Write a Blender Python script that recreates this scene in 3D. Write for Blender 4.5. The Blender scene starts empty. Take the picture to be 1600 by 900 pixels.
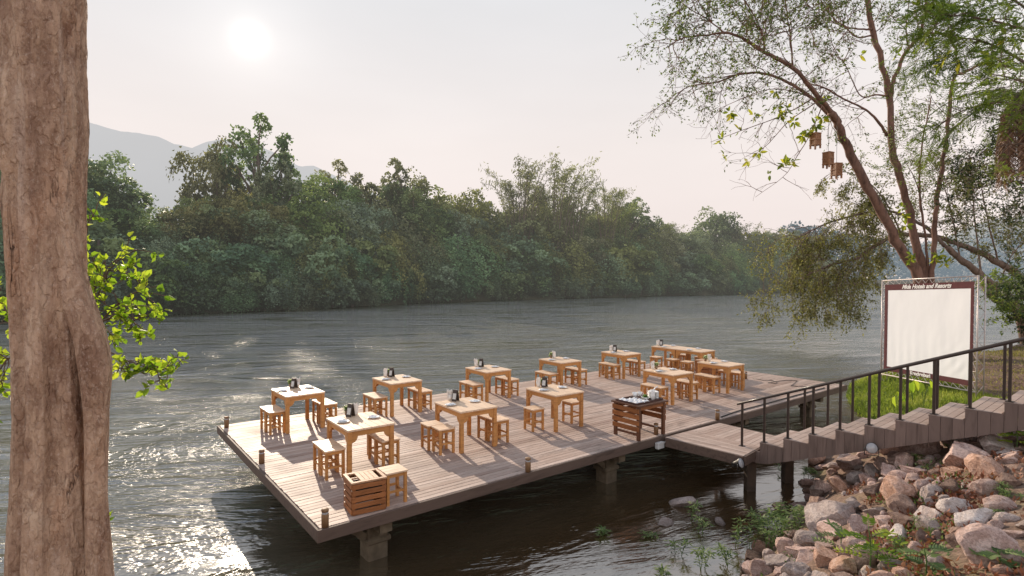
import bpy, bmesh, math, random
import numpy as np
from mathutils import Vector, Matrix, noise as mnoise

random.seed(7)
RNG = np.random.default_rng(11)
R = math.radians
scene = bpy.context.scene
COL = scene.collection
WATER = -0.83

# ------------------------------------------------------------------ camera
FOC, ROLL, CAMH, PITCH = 876.48, 0.0037776, 3.14774, -0.0194967
cd = bpy.data.cameras.new("camera")
cam = bpy.data.objects.new("camera", cd)
COL.objects.link(cam)
cd.sensor_width = 36.0
cd.lens = 36.0 * FOC / 1600.0
cd.clip_end = 20000.0
cd.clip_start = 0.05
cam.matrix_world = (Matrix.Translation((0, 0, CAMH)) @ Matrix.Rotation(R(90) + PITCH, 4, 'X')
                    @ Matrix.Rotation(ROLL, 4, 'Z'))
scene.camera = cam


def ray(u, v):
    """World direction (y = 1) of a point seen in the survey photograph."""
    du, dv = u - 800.0, v - 450.0
    c, s = math.cos(ROLL), math.sin(ROLL)
    x = (du * c + dv * s) / FOC
    z = -(-du * s + dv * c) / FOC
    c, s = math.cos(PITCH), math.sin(PITCH)
    return Vector((x, c - z * s, s + z * c))


def at(u, v, z=0.0):
    d = ray(u, v)
    return d * ((z - CAMH) / d.z) + Vector((0, 0, CAMH))


def dep(u, v, Y):
    d = ray(u, v)
    return d * (Y / d.y) + Vector((0, 0, CAMH))


# ------------------------------------------------------------------ tagging
def tag(o, label=None, cat=None, group=None, kind=None):
    for k, val in (("label", label), ("category", cat), ("group", group), ("kind", kind)):
        if val:
            o[k] = val
        elif k in o:
            del o[k]
    return o


def empty(name, loc=(0, 0, 0), rz=0.0):
    o = bpy.data.objects.new(name, None)
    o.empty_display_size = 0.1
    COL.objects.link(o)
    o.location = loc
    o.rotation_euler = (0, 0, rz)
    return o


KIDS = {}


def link(name, me, mat, parent=None):
    o = bpy.data.objects.new(name, me)
    COL.objects.link(o)
    if mat is not None:
        me.materials.clear()
        me.materials.append(mat)
    if parent is not None:
        o.parent = parent
        KIDS.setdefault(parent.name, []).append(o)
    return o


def copy_tree(o, parent=None):
    c = o.copy()
    COL.objects.link(c)
    if parent is not None:
        c.parent = parent
        KIDS.setdefault(parent.name, []).append(c)
    for ch in KIDS.get(o.name, []):
        copy_tree(ch, c)
    return c


# ------------------------------------------------------------------ mesh helpers
class MB:
    """Collects shapes; build() links them as one mesh object."""

    def __init__(self):
        self.v, self.f, self.t, self.sm = [], [], [], []

    def add(self, vs, fs, tint=0.5, smooth=False):
        n = len(self.v)
        self.v += [tuple(p) for p in vs]
        self.t += [tint] * len(vs)
        self.f += [tuple(i + n for i in q) for q in fs]
        self.sm += [smooth] * len(fs)
        return self

    def box(self, x0, x1, y0, y1, z0, z1, M=None, tint=0.5, bev=0.0):
        if bev <= 0:
            vs = [(x, y, z) for z in (z0, z1) for y in (y0, y1) for x in (x0, x1)]
            fs = [(0, 2, 3, 1), (4, 5, 7, 6), (0, 1, 5, 4), (2, 6, 7, 3), (0, 4, 6, 2), (1, 3, 7, 5)]
        else:
            b = min(bev, (x1 - x0) / 2.1, (y1 - y0) / 2.1, (z1 - z0) / 2.1)
            bm = bmesh.new()
            bmesh.ops.create_cube(bm, size=1.0)
            for w in bm.verts:
                w.co = Vector(((x0 + x1) / 2 + w.co.x * (x1 - x0), (y0 + y1) / 2 + w.co.y * (y1 - y0),
                               (z0 + z1) / 2 + w.co.z * (z1 - z0)))
            bmesh.ops.bevel(bm, geom=bm.edges[:], offset=b, segments=1, affect='EDGES')
            bm.verts.index_update()
            vs = [w.co[:] for w in bm.verts]
            fs = [tuple(w.index for w in q.verts) for q in bm.faces]
            bm.free()
        if M is not None:
            vs = [M @ Vector(p) for p in vs]
        return self.add(vs, fs, tint)

    def tube(self, pts, rad, seg=8, tint=0.5, cap=True, wob=0.0):
        pts = [Vector(p) for p in pts]
        n = len(pts)
        if not hasattr(rad, '__len__'):
            rad = [rad] * n
        vs, fs = [], []
        ref = Vector((0.3, 0.7, 0.2)).normalized()
        for i, p in enumerate(pts):
            d = (pts[min(i + 1, n - 1)] - pts[max(i - 1, 0)])
            d = d.normalized() if d.length > 1e-9 else Vector((0, 0, 1))
            s = d.cross(ref)
            if s.length < 0.1:
                s = d.cross(Vector((1, 0, 0)))
            s.normalize()
            u = d.cross(s)
            for k in range(seg):
                a = 2 * math.pi * k / seg
                r = rad[i]
                if wob:
                    r *= 1 + wob * mnoise.noise(Vector((p.x * 2 + math.cos(a), p.y * 2 + math.sin(a), p.z * 1.2)))
                vs.append(p + (s * math.cos(a) + u * math.sin(a)) * r)
        for i in range(n - 1):
            for k in range(seg):
                a, b = i * seg + k, i * seg + (k + 1) % seg
                fs.append((a, b, b + seg, a + seg))
        if cap:
            fs.append(tuple(range(seg - 1, -1, -1)))
            fs.append(tuple((n - 1) * seg + k for k in range(seg)))
        return self.add(vs, fs, tint, True)

    def lathe(self, prof, seg=20, c=(0, 0, 0), tint=0.5):
        vs, fs = [], []
        for r, z in prof:
            for k in range(seg):
                a = 2 * math.pi * k / seg
                vs.append((c[0] + r * math.cos(a), c[1] + r * math.sin(a), c[2] + z))
        for i in range(len(prof) - 1):
            for k in range(seg):
                a, b = i * seg + k, i * seg + (k + 1) % seg
                fs.append((a, b, b + seg, a + seg))
        return self.add(vs, fs, tint, True)

    def prism(self, poly, axis, t0, t1, M=None, tint=0.5):
        """poly of (p, q) pushed along axis ('x' -> p=y q=z, 'y' -> p=x q=z, 'z')."""
        def mk(p, q, t):
            return {'x': (t, p, q), 'y': (p, t, q), 'z': (p, q, t)}[axis]
        n = len(poly)
        vs = [mk(p, q, t0) for p, q in poly] + [mk(p, q, t1) for p, q in poly]
        fs = [tuple(range(n - 1, -1, -1)), tuple(range(n, 2 * n))]
        fs += [(i, (i + 1) % n, n + (i + 1) % n, n + i) for i in range(n)]
        if M is not None:
            vs = [M @ Vector(p) for p in vs]
        return self.add(vs, fs, tint)

    def build(self, name, mat, parent=None, fixn=True):
        me = bpy.data.meshes.new(name)
        me.from_pydata(self.v, [], self.f)
        a = me.attributes.new("tint", 'FLOAT', 'POINT')
        a.data.foreach_set("value", self.t)
        me.polygons.foreach_set("use_smooth", self.sm)
        if fixn and len(self.f) < 20000:
            bm = bmesh.new()
            bm.from_mesh(me)
            bmesh.ops.recalc_face_normals(bm, faces=bm.faces[:])
            bm.to_mesh(me)
            bm.free()
        me.update()
        return link(name, me, mat, parent)


def quads_mesh(name, V, tint):
    """V (n,4,3) quads, tint (n,)"""
    n = len(V)
    me = bpy.data.meshes.new(name)
    me.vertices.add(4 * n)
    me.vertices.foreach_set("co", np.ascontiguousarray(V, dtype=np.float32).ravel())
    me.loops.add(4 * n)
    me.loops.foreach_set("vertex_index", np.arange(4 * n, dtype=np.int32))
    me.polygons.add(n)
    me.polygons.foreach_set("loop_start", np.arange(0, 4 * n, 4, dtype=np.int32))
    me.polygons.foreach_set("loop_total", np.full(n, 4, dtype=np.int32))
    me.update(calc_edges=True)
    a = me.attributes.new("tint", 'FLOAT', 'POINT')
    a.data.foreach_set("value", np.repeat(tint, 4).astype(np.float32))
    return me


def unit(a):
    return a / np.maximum(np.linalg.norm(a, axis=-1, keepdims=True), 1e-9)


class Leaves:
    def __init__(self):
        self.P, self.D, self.S, self.L, self.W, self.T = [], [], [], [], [], []

    def add(self, P, D, L, W, T, flat=0.0):
        """leaf bases P, directions D; the blade's side axis is random, or level when flat = 1"""
        P = np.atleast_2d(np.asarray(P, float))
        n = len(P)
        D = unit(np.broadcast_to(np.asarray(D, float), (n, 3)) + 0.0)
        rnd = RNG.normal(size=(n, 3)) * (1 - flat) + np.array([0, 0, 1.0]) * flat
        S = unit(np.cross(D, rnd))
        self.P.append(P); self.D.append(D); self.S.append(S)
        self.L.append(np.broadcast_to(L, n) + 0.0); self.W.append(np.broadcast_to(W, n) + 0.0)
        self.T.append(np.broadcast_to(T, n) + 0.0)

    def mesh(self, name, oval=False):
        P, D, S = map(np.concatenate, (self.P, self.D, self.S))
        L, W, T = map(np.concatenate, (self.L, self.W, self.T))
        L = L[:, None]; W = W[:, None]
        N = np.cross(D, S)
        if oval:
            q = [P, P + D * L * .25 + S * W * .40 + N * W * .14, P + D * L * .62 + S * W * .42 + N * W * .12, P + D * L - N * L * .12,
                 P + D * L * .62 - S * W * .42 + N * W * .12, P + D * L * .25 - S * W * .40 + N * W * .14]
            V = np.concatenate([np.stack([q[0], q[1], q[2], q[3]], 1), np.stack([q[0], q[3], q[4], q[5]], 1)])
            return quads_mesh(name, V, np.concatenate([T, T]))
        V = np.stack([P, P + D * L * .45 + S * W * .5 + N * W * .15, P + D * L - N * L * .08,
                      P + D * L * .45 - S * W * .5 + N * W * .15], axis=1)
        return quads_mesh(name, V, T)


# ------------------------------------------------------------------ materials
class NT:
    def __init__(self, name):
        self.m = bpy.data.materials.new(name)
        self.m.use_nodes = True
        self.t = self.m.node_tree
        self.t.nodes.clear()
        self.out = self.n('ShaderNodeOutputMaterial')

    def n(self, typ, **kw):
        nd = self.t.nodes.new(typ)
        for k, v in kw.items():
            if k.startswith('i_'):
                nd.inputs[k[2:].replace('_', ' ')].default_value = v
            else:
                setattr(nd, k, v)
        return nd

    def l(self, a, b):
        self.t.links.new(a, b)

    def math(self, op, a, b=None, clamp=False):
        nd = self.n('ShaderNodeMath', operation=op, use_clamp=clamp)
        for i, x in enumerate((a, b)):
            if x is None:
                continue
            if isinstance(x, (int, float)):
                nd.inputs[i].default_value = x
            else:
                self.l(x, nd.inputs[i])
        return nd.outputs[0]

    def mix(self, fac, a, b, blend='MIX'):
        nd = self.n('ShaderNodeMix', data_type='RGBA', blend_type=blend)
        for i, x in ((0, fac), (6, a), (7, b)):
            if isinstance(x, (int, float)):
                nd.inputs[i].default_value = x
            elif isinstance(x, tuple):
                nd.inputs[i].default_value = (*x[:3], 1)
            else:
                self.l(x, nd.inputs[i])
        return nd.outputs[2]

    def ramp(self, fac, stops, interp='LINEAR'):
        nd = self.n('ShaderNodeValToRGB')
        cr = nd.color_ramp
        cr.interpolation = interp
        while len(cr.elements) < len(stops):
            cr.elements.new(0.5)
        for e, (p, c) in zip(cr.elements, stops):
            e.position = p
            e.color = (*c, 1) if isinstance(c, tuple) else (c, c, c, 1)
        self.l(fac, nd.inputs[0])
        return nd.outputs[0]

    def coords(self, kind='Object', scale=(1, 1, 1), rot=(0, 0, 0)):
        tc = self.n('ShaderNodeTexCoord')
        mp = self.n('ShaderNodeMapping')
        mp.inputs['Scale'].default_value = scale
        mp.inputs['Rotation'].default_value = rot
        self.l(tc.outputs[kind], mp.inputs[0])
        return mp.outputs[0]

    def pos(self, scale=(1, 1, 1), rot=(0, 0, 0)):
        g = self.n('ShaderNodeNewGeometry')
        mp = self.n('ShaderNodeMapping')
        mp.inputs['Scale'].default_value = scale
        mp.inputs['Rotation'].default_value = rot
        self.l(g.outputs['Position'], mp.inputs[0])
        return mp.outputs[0]

    def noise(self, vec, scale, detail=4, rough=.55, dist=0.0):
        nd = self.n('ShaderNodeTexNoise')
        nd.inputs['Scale'].default_value = scale
        nd.inputs['Detail'].default_value = detail
        nd.inputs['Roughness'].default_value = rough
        nd.inputs['Distortion'].default_value = dist
        self.l(vec, nd.inputs['Vector'])
        return nd.outputs['Fac']

    def tint(self):
        return self.n('ShaderNodeAttribute', attribute_name='tint').outputs['Fac']

    def rand(self):
        return self.n('ShaderNodeObjectInfo').outputs['Random']

    def bump(self, h, dist=.01, strength=1.0):
        nd = self.n('ShaderNodeBump')
        nd.inputs['Distance'].default_value = dist
        nd.inputs['Strength'].default_value = strength
        self.l(h, nd.inputs['Height'])
        return nd.outputs[0]

    def principled(self, col, rough=.6, bump=None, metal=0.0, spec=.5, **kw):
        p = self.n('ShaderNodeBsdfPrincipled')
        for nm, x in (('Base Color', col), ('Roughness', rough), ('Metallic', metal)):
            if isinstance(x, tuple):
                p.inputs[nm].default_value = (*x[:3], 1)
            elif isinstance(x, (int, float)):
                p.inputs[nm].default_value = x
            else:
                self.l(x, p.inputs[nm])
        p.inputs['Specular IOR Level'].default_value = spec
        if bump is not None:
            self.l(bump, p.inputs['Normal'])
        return p.outputs[0]

    def done(self, sh):
        self.l(sh, self.out.inputs[0])
        return self.m


def sc(c, k):
    return tuple(x * k for x in c)


def mat_wood(name, col, dark, rough=.5, stretch=(2, 30, 30), var=.25, spec=.35):
    m = NT(name)
    v = m.coords('Object', stretch)
    rnd = m.rand()
    # shift the grain from object to object
    add = m.n('ShaderNodeVectorMath', operation='ADD')
    m.l(v, add.inputs[0])
    cmb = m.n('ShaderNodeCombineXYZ')
    m.l(m.math('MULTIPLY', rnd, 50.0), cmb.inputs[0]); m.l(m.math('MULTIPLY', rnd, 91.0), cmb.inputs[1])
    m.l(cmb.outputs[0], add.inputs[1])
    g = m.noise(add.outputs[0], 1.0, 5, .6, 1.2)
    c = m.ramp(g, [(.25, dark), (.5, col), (.8, sc(col, 1.2))])
    t = m.math('ADD', m.math('MULTIPLY', m.math('ADD', m.tint(), m.math('MULTIPLY', rnd, .6)), var), 1.0 - var * .8)
    mul = m.n('ShaderNodeVectorMath', operation='SCALE')
    m.l(c, mul.inputs[0]); m.l(t, mul.inputs['Scale'])
    return m.done(m.principled(mul.outputs[0], rough, m.bump(g, .002, .6), spec=spec))


def mat_plain(name, col, rough=.5, metal=0.0, var=.12, scale=14, spec=.5):
    m = NT(name)
    g = m.noise(m.coords('Object'), scale, 4)
    c = m.ramp(g, [(.3, sc(col, 1 - var)), (.7, sc(col, 1 + var))])
    return m.done(m.principled(c, rough, m.bump(g, .003, .3), metal, spec))


HAZE = (.48, .455, .42)


def painted_haze(m, shader, length=420.0, col=HAZE, most=.75):
    """Aerial haze painted onto surfaces as a glow that grows with distance from the origin."""
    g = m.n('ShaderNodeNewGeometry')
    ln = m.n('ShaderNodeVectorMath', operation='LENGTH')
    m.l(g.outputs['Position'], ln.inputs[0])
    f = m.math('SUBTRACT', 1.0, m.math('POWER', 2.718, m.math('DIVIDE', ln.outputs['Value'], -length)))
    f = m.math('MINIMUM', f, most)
    e = m.n('ShaderNodeEmission')  # surface glow painted in for haze; there is no volume
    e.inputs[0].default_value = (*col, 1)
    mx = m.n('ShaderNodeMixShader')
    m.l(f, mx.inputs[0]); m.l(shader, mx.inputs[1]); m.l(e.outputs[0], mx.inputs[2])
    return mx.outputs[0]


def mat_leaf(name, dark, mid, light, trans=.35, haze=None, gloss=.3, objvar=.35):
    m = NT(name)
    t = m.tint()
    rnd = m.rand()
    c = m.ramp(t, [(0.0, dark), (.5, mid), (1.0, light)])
    k = m.math('ADD', m.math('MULTIPLY', rnd, objvar), 1 - objvar / 2)
    mul = m.n('ShaderNodeVectorMath', operation='SCALE')
    m.l(c, mul.inputs[0]); m.l(k, mul.inputs['Scale'])
    if objvar > .2:
        hs = m.n('ShaderNodeHueSaturation')
        m.l(mul.outputs[0], hs.inputs['Color'])
        m.l(m.math('ADD', m.math('MULTIPLY', m.math('FRACT', m.math('MULTIPLY', rnd, 37.7)), .045), .48), hs.inputs['Hue'])
        m.l(m.math('ADD', m.math('MULTIPLY', m.math('FRACT', m.math('MULTIPLY', rnd, 91.3)), .5), .65), hs.inputs['Saturation'])
        colr = hs.outputs[0]
    else:
        colr = mul.outputs[0]
    d = m.principled(colr, .55, spec=gloss)
    tr = m.n('ShaderNodeBsdfTranslucent')
    tc = m.mix(1.0, colr, (1.0, 1.05, .55), 'MULTIPLY')
    tk = m.n('ShaderNodeVectorMath', operation='SCALE')
    m.l(tc, tk.inputs[0]); tk.inputs['Scale'].default_value = 1.6
    m.l(tk.outputs[0], tr.inputs[0])
    mx = m.n('ShaderNodeMixShader')
    mx.inputs[0].default_value = trans
    m.l(d, mx.inputs[1]); m.l(tr.outputs[0], mx.inputs[2])
    sh = mx.outputs[0]
    if haze:
        sh = painted_haze(m, sh, haze)
    return m.done(sh)


def mat_bark(name, col, dark, scale=6, bump=.02, haze=None):
    m = NT(name)
    v = m.coords('Object', (1, 1, .3))
    a = m.noise(v, scale, 8, .62)
    b = m.noise(m.coords('Object'), scale * .35, 4)
    c = m.ramp(a, [(.32, dark), (.52, col), (.72, sc(col, 1.35))])
    c = m.mix(m.math('MULTIPLY', b, .22), c, sc((.36, .30, .27), .8))
    sh = m.principled(c, .85, m.bump(a, bump, .8), spec=.2)
    if haze:
        sh = painted_haze(m, sh, haze)
    return m.done(sh)


M = {}
M['teak'] = mat_wood("teak_wood", (.49, .23, .076), (.30, .125, .038), .45, (3, 3, 14), .36)
M['teak_top_sunlit'] = mat_wood("teak_top_sunlit_wood", (.74, .54, .38), (.60, .40, .25), .42, (30, 3, 30), .22)  # paler than the teak sides: sunlight on the tops is painted in
M['crate'] = mat_wood("crate_wood", (.30, .115, .042), (.15, .055, .02), .5, (3, 3, 20), .4)
M['crate_top'] = mat_wood("crate_top_wood", (.50, .29, .17), (.36, .18, .09), .5, (4, 24, 4), .25)
M['stand'] = mat_wood("serving_stand_wood", (.28, .105, .035), (.15, .05, .018), .45, (4, 4, 22), .4)
M['stand_dark'] = mat_wood("serving_stand_dark_wood", (.13, .055, .03), (.07, .03, .017), .45, (4, 4, 22), .3)
M['fascia'] = mat_wood("weathered_fascia_wood", (.115, .078, .062), (.06, .038, .03), .7, (1.5, 12, 12), .3)
M['stairside'] = mat_wood("stair_side_wood", (.165, .118, .102), (.09, .062, .053), .7, (8, 8, 1.2), .4)
M['bollard'] = mat_wood("bollard_wood", (.23, .13, .065), (.12, .06, .03), .6, (10, 10, 2), .3)
M['rail'] = mat_plain("dark_brown_metal", (.032, .020, .016), .38, .0, .2)
M['post'] = mat_plain("stained_concrete", (.14, .11, .078), .9, 0, .35, 7, .2)
M['steel'] = mat_plain("brown_steel_post", (.075, .05, .035), .6, .0, .35, 5)
M['china'] = mat_plain("white_china", (.78, .78, .78), .18, 0, .03)
M['linen'] = mat_plain("white_linen", (.74, .74, .76), .9, 0, .05, 20, .1)
M['paper'] = mat_plain("cream_paper", (.74, .70, .66), .9, 0, .04, 20, .1)
M['menu'] = mat_plain("dark_menu_wood", (.035, .022, .017), .5, 0, .25)
M['card'] = mat_plain("menu_card", (.55, .54, .52), .7, 0, .2, 60)
M['pot'] = mat_plain("brown_flower_pot", (.22, .12, .07), .6, 0, .2)
M['bud'] = mat_leaf("posy_leaf", (.05, .10, .02), (.16, .26, .07), (.75, .75, .62), .3, objvar=.1)
M['tray'] = mat_plain("dark_tray", (.075, .035, .03), .35, 0, .2)
M['black'] = mat_plain("black_rubber", (.018, .017, .017), .5, 0, .2)
M['hole'] = mat_plain("slot_shade", (.012, .008, .006), .9, 0, .2)  # near-black colour standing in for shade inside the crate
M['lampwhite'] = mat_plain("white_enamel", (.62, .62, .62), .4, 0, .06)
M['glass'] = mat_plain("lamp_lens", (.40, .40, .42), .08, 0, .1)
M['alu'] = mat_plain("pale_metal_tube", (.52, .46, .44), .45, .3, .1)
M['maroon'] = mat_plain("maroon_fabric", (.115, .042, .045), .85, 0, .12, 8, .15)
M['lettering'] = mat_plain("white_lettering", (.80, .78, .77), .8, 0, .02)
M['lantern'] = mat_wood("lantern_wood", (.30, .14, .065), (.17, .07, .03), .5, (6, 6, 14), .3)


def mat_screen():
    m = NT("projection_fabric")
    v = m.coords('Object')
    a = m.noise(m.coords('Object', (1, .9, .25)), 1.6, 3, .5)
    fold = m.noise(m.coords('Object', (1, 2.6, .5), (.6, 0, 0)), 2.0, 2, .4)
    c = m.ramp(a, [(.3, (.86, .87, .90)), (.7, (.90, .91, .94))])
    return m.done(m.principled(c, .9, m.bump(fold, .05, .35), spec=.1))


M['screen'] = mat_screen()


def mat_deck(name="deck_boards_wood", warm=1.0):
    m = NT(name)
    v = m.coords('Object', (2.2, 26, 26))
    t = m.tint()
    cmb = m.n('ShaderNodeCombineXYZ')
    m.l(m.math('MULTIPLY', t, 71.0), cmb.inputs[0]); m.l(m.math('MULTIPLY', t, 33.0), cmb.inputs[1])
    add = m.n('ShaderNodeVectorMath', operation='ADD')
    m.l(v, add.inputs[0]); m.l(cmb.outputs[0], add.inputs[1])
    g = m.noise(add.outputs[0], 1.0, 6, .65, .8)
    w = m.noise(m.coords('Object', (1, 1, 1)), .55, 4, .6)
    base = m.ramp(t, [(0, (.36, .245, .20)), (.35, (.47, .345, .29)), (.7, (.54, .41, .35)), (1, (.60, .47, .41))])
    c = m.mix(m.ramp(g, [(.3, .55), (.62, 0.0)]), base, (.17, .115, .09))
    c = m.mix(m.ramp(w, [(.42, 0.0), (.75, .45)]), c, (.34, .30, .28))
    st = m.noise(m.coords('Object', (1.6, 5, 5)), 1.0, 5, .65, .5)
    c = m.mix(m.ramp(st, [(.54, 0.0), (.66, .5)]), c, (.16, .115, .095))
    r = m.ramp(w, [(.3, .52), (.7, .72)])
    return m.done(m.principled(c, r, m.bump(g, .003, .7), spec=.3))


M['deck'] = mat_deck()


def mat_rock(name, cols, moss=0.0):
    m = NT(name)
    v = m.coords('Object')
    rnd = m.rand()
    cmb = m.n('ShaderNodeCombineXYZ')
    m.l(m.math('MULTIPLY', rnd, 40.0), cmb.inputs[0])
    add = m.n('ShaderNodeVectorMath', operation='ADD')
    m.l(v, add.inputs[0]); m.l(cmb.outputs[0], add.inputs[1])
    a = m.noise(add.outputs[0], 2.2, 8, .62, .6)
    b = m.noise(add.outputs[0], 11, 8, .7)
    c = m.ramp(a, [(.28, cols[0]), (.46, cols[1]), (.60, cols[2]), (.76, cols[3])])
    c = m.mix(m.ramp(b, [(.35, .65), (.55, 0.0)]), c, sc(cols[0], .55))
    k = m.math('ADD', m.math('MULTIPLY', rnd, .5), .72)
    mul = m.n('ShaderNodeVectorMath', operation='SCALE')
    m.l(c, mul.inputs[0]); m.l(k, mul.inputs['Scale'])
    # damp dark band close to the water
    g = m.n('ShaderNodeNewGeometry')
    sx = m.n('ShaderNodeSeparateXYZ'); m.l(g.outputs['Position'], sx.inputs[0])
    wet = m.math('MULTIPLY_ADD', sx.outputs['Z'], -4.0, ) if False else m.math('SUBTRACT', m.math('MULTIPLY', sx.outputs['Z'], -5.0), 3.3, True)
    c2 = m.mix(m.math('MULTIPLY', wet, .7, True), mul.outputs[0], sc(cols[0], .3))
    h = m.math('ADD', m.math('MULTIPLY', a, .7), m.math('MULTIPLY', b, .4))
    return m.done(m.principled(c2, .85, m.bump(h, .06, .9), spec=.25))


M['rock_pink'] = mat_rock("pinkish_rock", [(0.358, 0.222, 0.181), (0.566, 0.392, 0.336), (0.701, 0.519, 0.457), (0.831, 0.681, 0.629)])
M['rock_orange'] = mat_rock("rust_rock", [(0.269, 0.154, 0.108), (0.500, 0.301, 0.220), (0.626, 0.418, 0.330), (0.718, 0.553, 0.483)])
M['rock_grey'] = mat_rock("grey_rock", [(0.292, 0.226, 0.200), (0.464, 0.370, 0.336), (0.586, 0.485, 0.444), (0.713, 0.618, 0.582)])
M['rock_brown'] = mat_rock("brown_rock", [(0.144, 0.087, 0.066), (0.262, 0.167, 0.131), (0.372, 0.257, 0.205), (0.483, 0.353, 0.302)])
M['rock_white'] = mat_rock("pale_rock", [(0.512, 0.401, 0.360), (0.737, 0.630, 0.579), (0.837, 0.738, 0.697), (0.850, 0.846, 0.816)])

FARH = 1150.0
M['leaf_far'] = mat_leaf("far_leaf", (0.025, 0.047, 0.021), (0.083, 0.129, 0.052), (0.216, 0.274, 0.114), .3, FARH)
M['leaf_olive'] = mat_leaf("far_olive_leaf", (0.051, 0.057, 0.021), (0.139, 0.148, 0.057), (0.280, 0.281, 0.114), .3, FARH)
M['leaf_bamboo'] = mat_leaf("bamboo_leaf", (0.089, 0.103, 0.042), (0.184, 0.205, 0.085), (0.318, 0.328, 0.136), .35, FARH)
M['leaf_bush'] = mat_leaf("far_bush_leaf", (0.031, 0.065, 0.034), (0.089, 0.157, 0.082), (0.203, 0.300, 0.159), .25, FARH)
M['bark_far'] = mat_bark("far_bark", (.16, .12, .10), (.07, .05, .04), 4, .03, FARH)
M['leaf_tree'] = mat_leaf("riverside_leaf", (.045, .065, .025), (.10, .14, .045), (.19, .23, .07), .4, objvar=.1)
M['leaf_droop'] = mat_leaf("olive_droop_leaf", (.085, .09, .035), (.18, .175, .065), (.30, .28, .11), .38, objvar=.1)
M['leaf_feather'] = mat_leaf("feathery_leaf", (.07, .11, .03), (.15, .21, .05), (.28, .33, .08), .45, objvar=.1)
M['leaf_broad'] = mat_leaf("broad_leaf", (.08, .12, .025), (.20, .25, .04), (.45, .40, .06), .5, objvar=.1)
M['leaf_sprout'] = mat_leaf("sprout_leaf", (.07, .14, .018), (.20, .31, .03), (.42, .48, .06), .55, objvar=.1)
M['leaf_weed'] = mat_leaf("weed_leaf", (.06, .11, .035), (.13, .20, .07), (.24, .30, .11), .35, objvar=.2)
M['leaf_dark'] = mat_leaf("dark_shrub_leaf", (.02, .035, .018), (.045, .07, .03), (.09, .12, .05), .35, objvar=.1)
M['grass'] = mat_leaf("grass_blade", (.08, .12, .025), (.18, .24, .045), (.36, .38, .10), .4, objvar=.05)
M['grass_dry'] = mat_leaf("dry_grass_blade", (.12, .10, .04), (.22, .20, .07), (.36, .33, .13), .35, objvar=.05)
M['litter'] = mat_leaf("dead_leaf", (.10, .035, .022), (.23, .085, .05), (.38, .19, .12), .15, objvar=.05)
M['frond_dry'] = mat_leaf("dry_frond", (.10, .055, .04), (.19, .11, .08), (.30, .19, .14), .2, objvar=.1)
M['frond'] = mat_leaf("palm_frond", (.03, .05, .02), (.06, .09, .035), (.12, .15, .06), .3, objvar=.1)
M['bark'] = mat_bark("riverside_bark", (.21, .115, .085), (.075, .040, .032), 7, .02)
M['bark_grey'] = mat_bark("grey_brown_bark", (.19, .13, .10), (.075, .05, .04), 7, .02)
M['twig'] = mat_bark("twig_bark", (.12, .08, .06), (.05, .035, .03), 9, .005)


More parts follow.
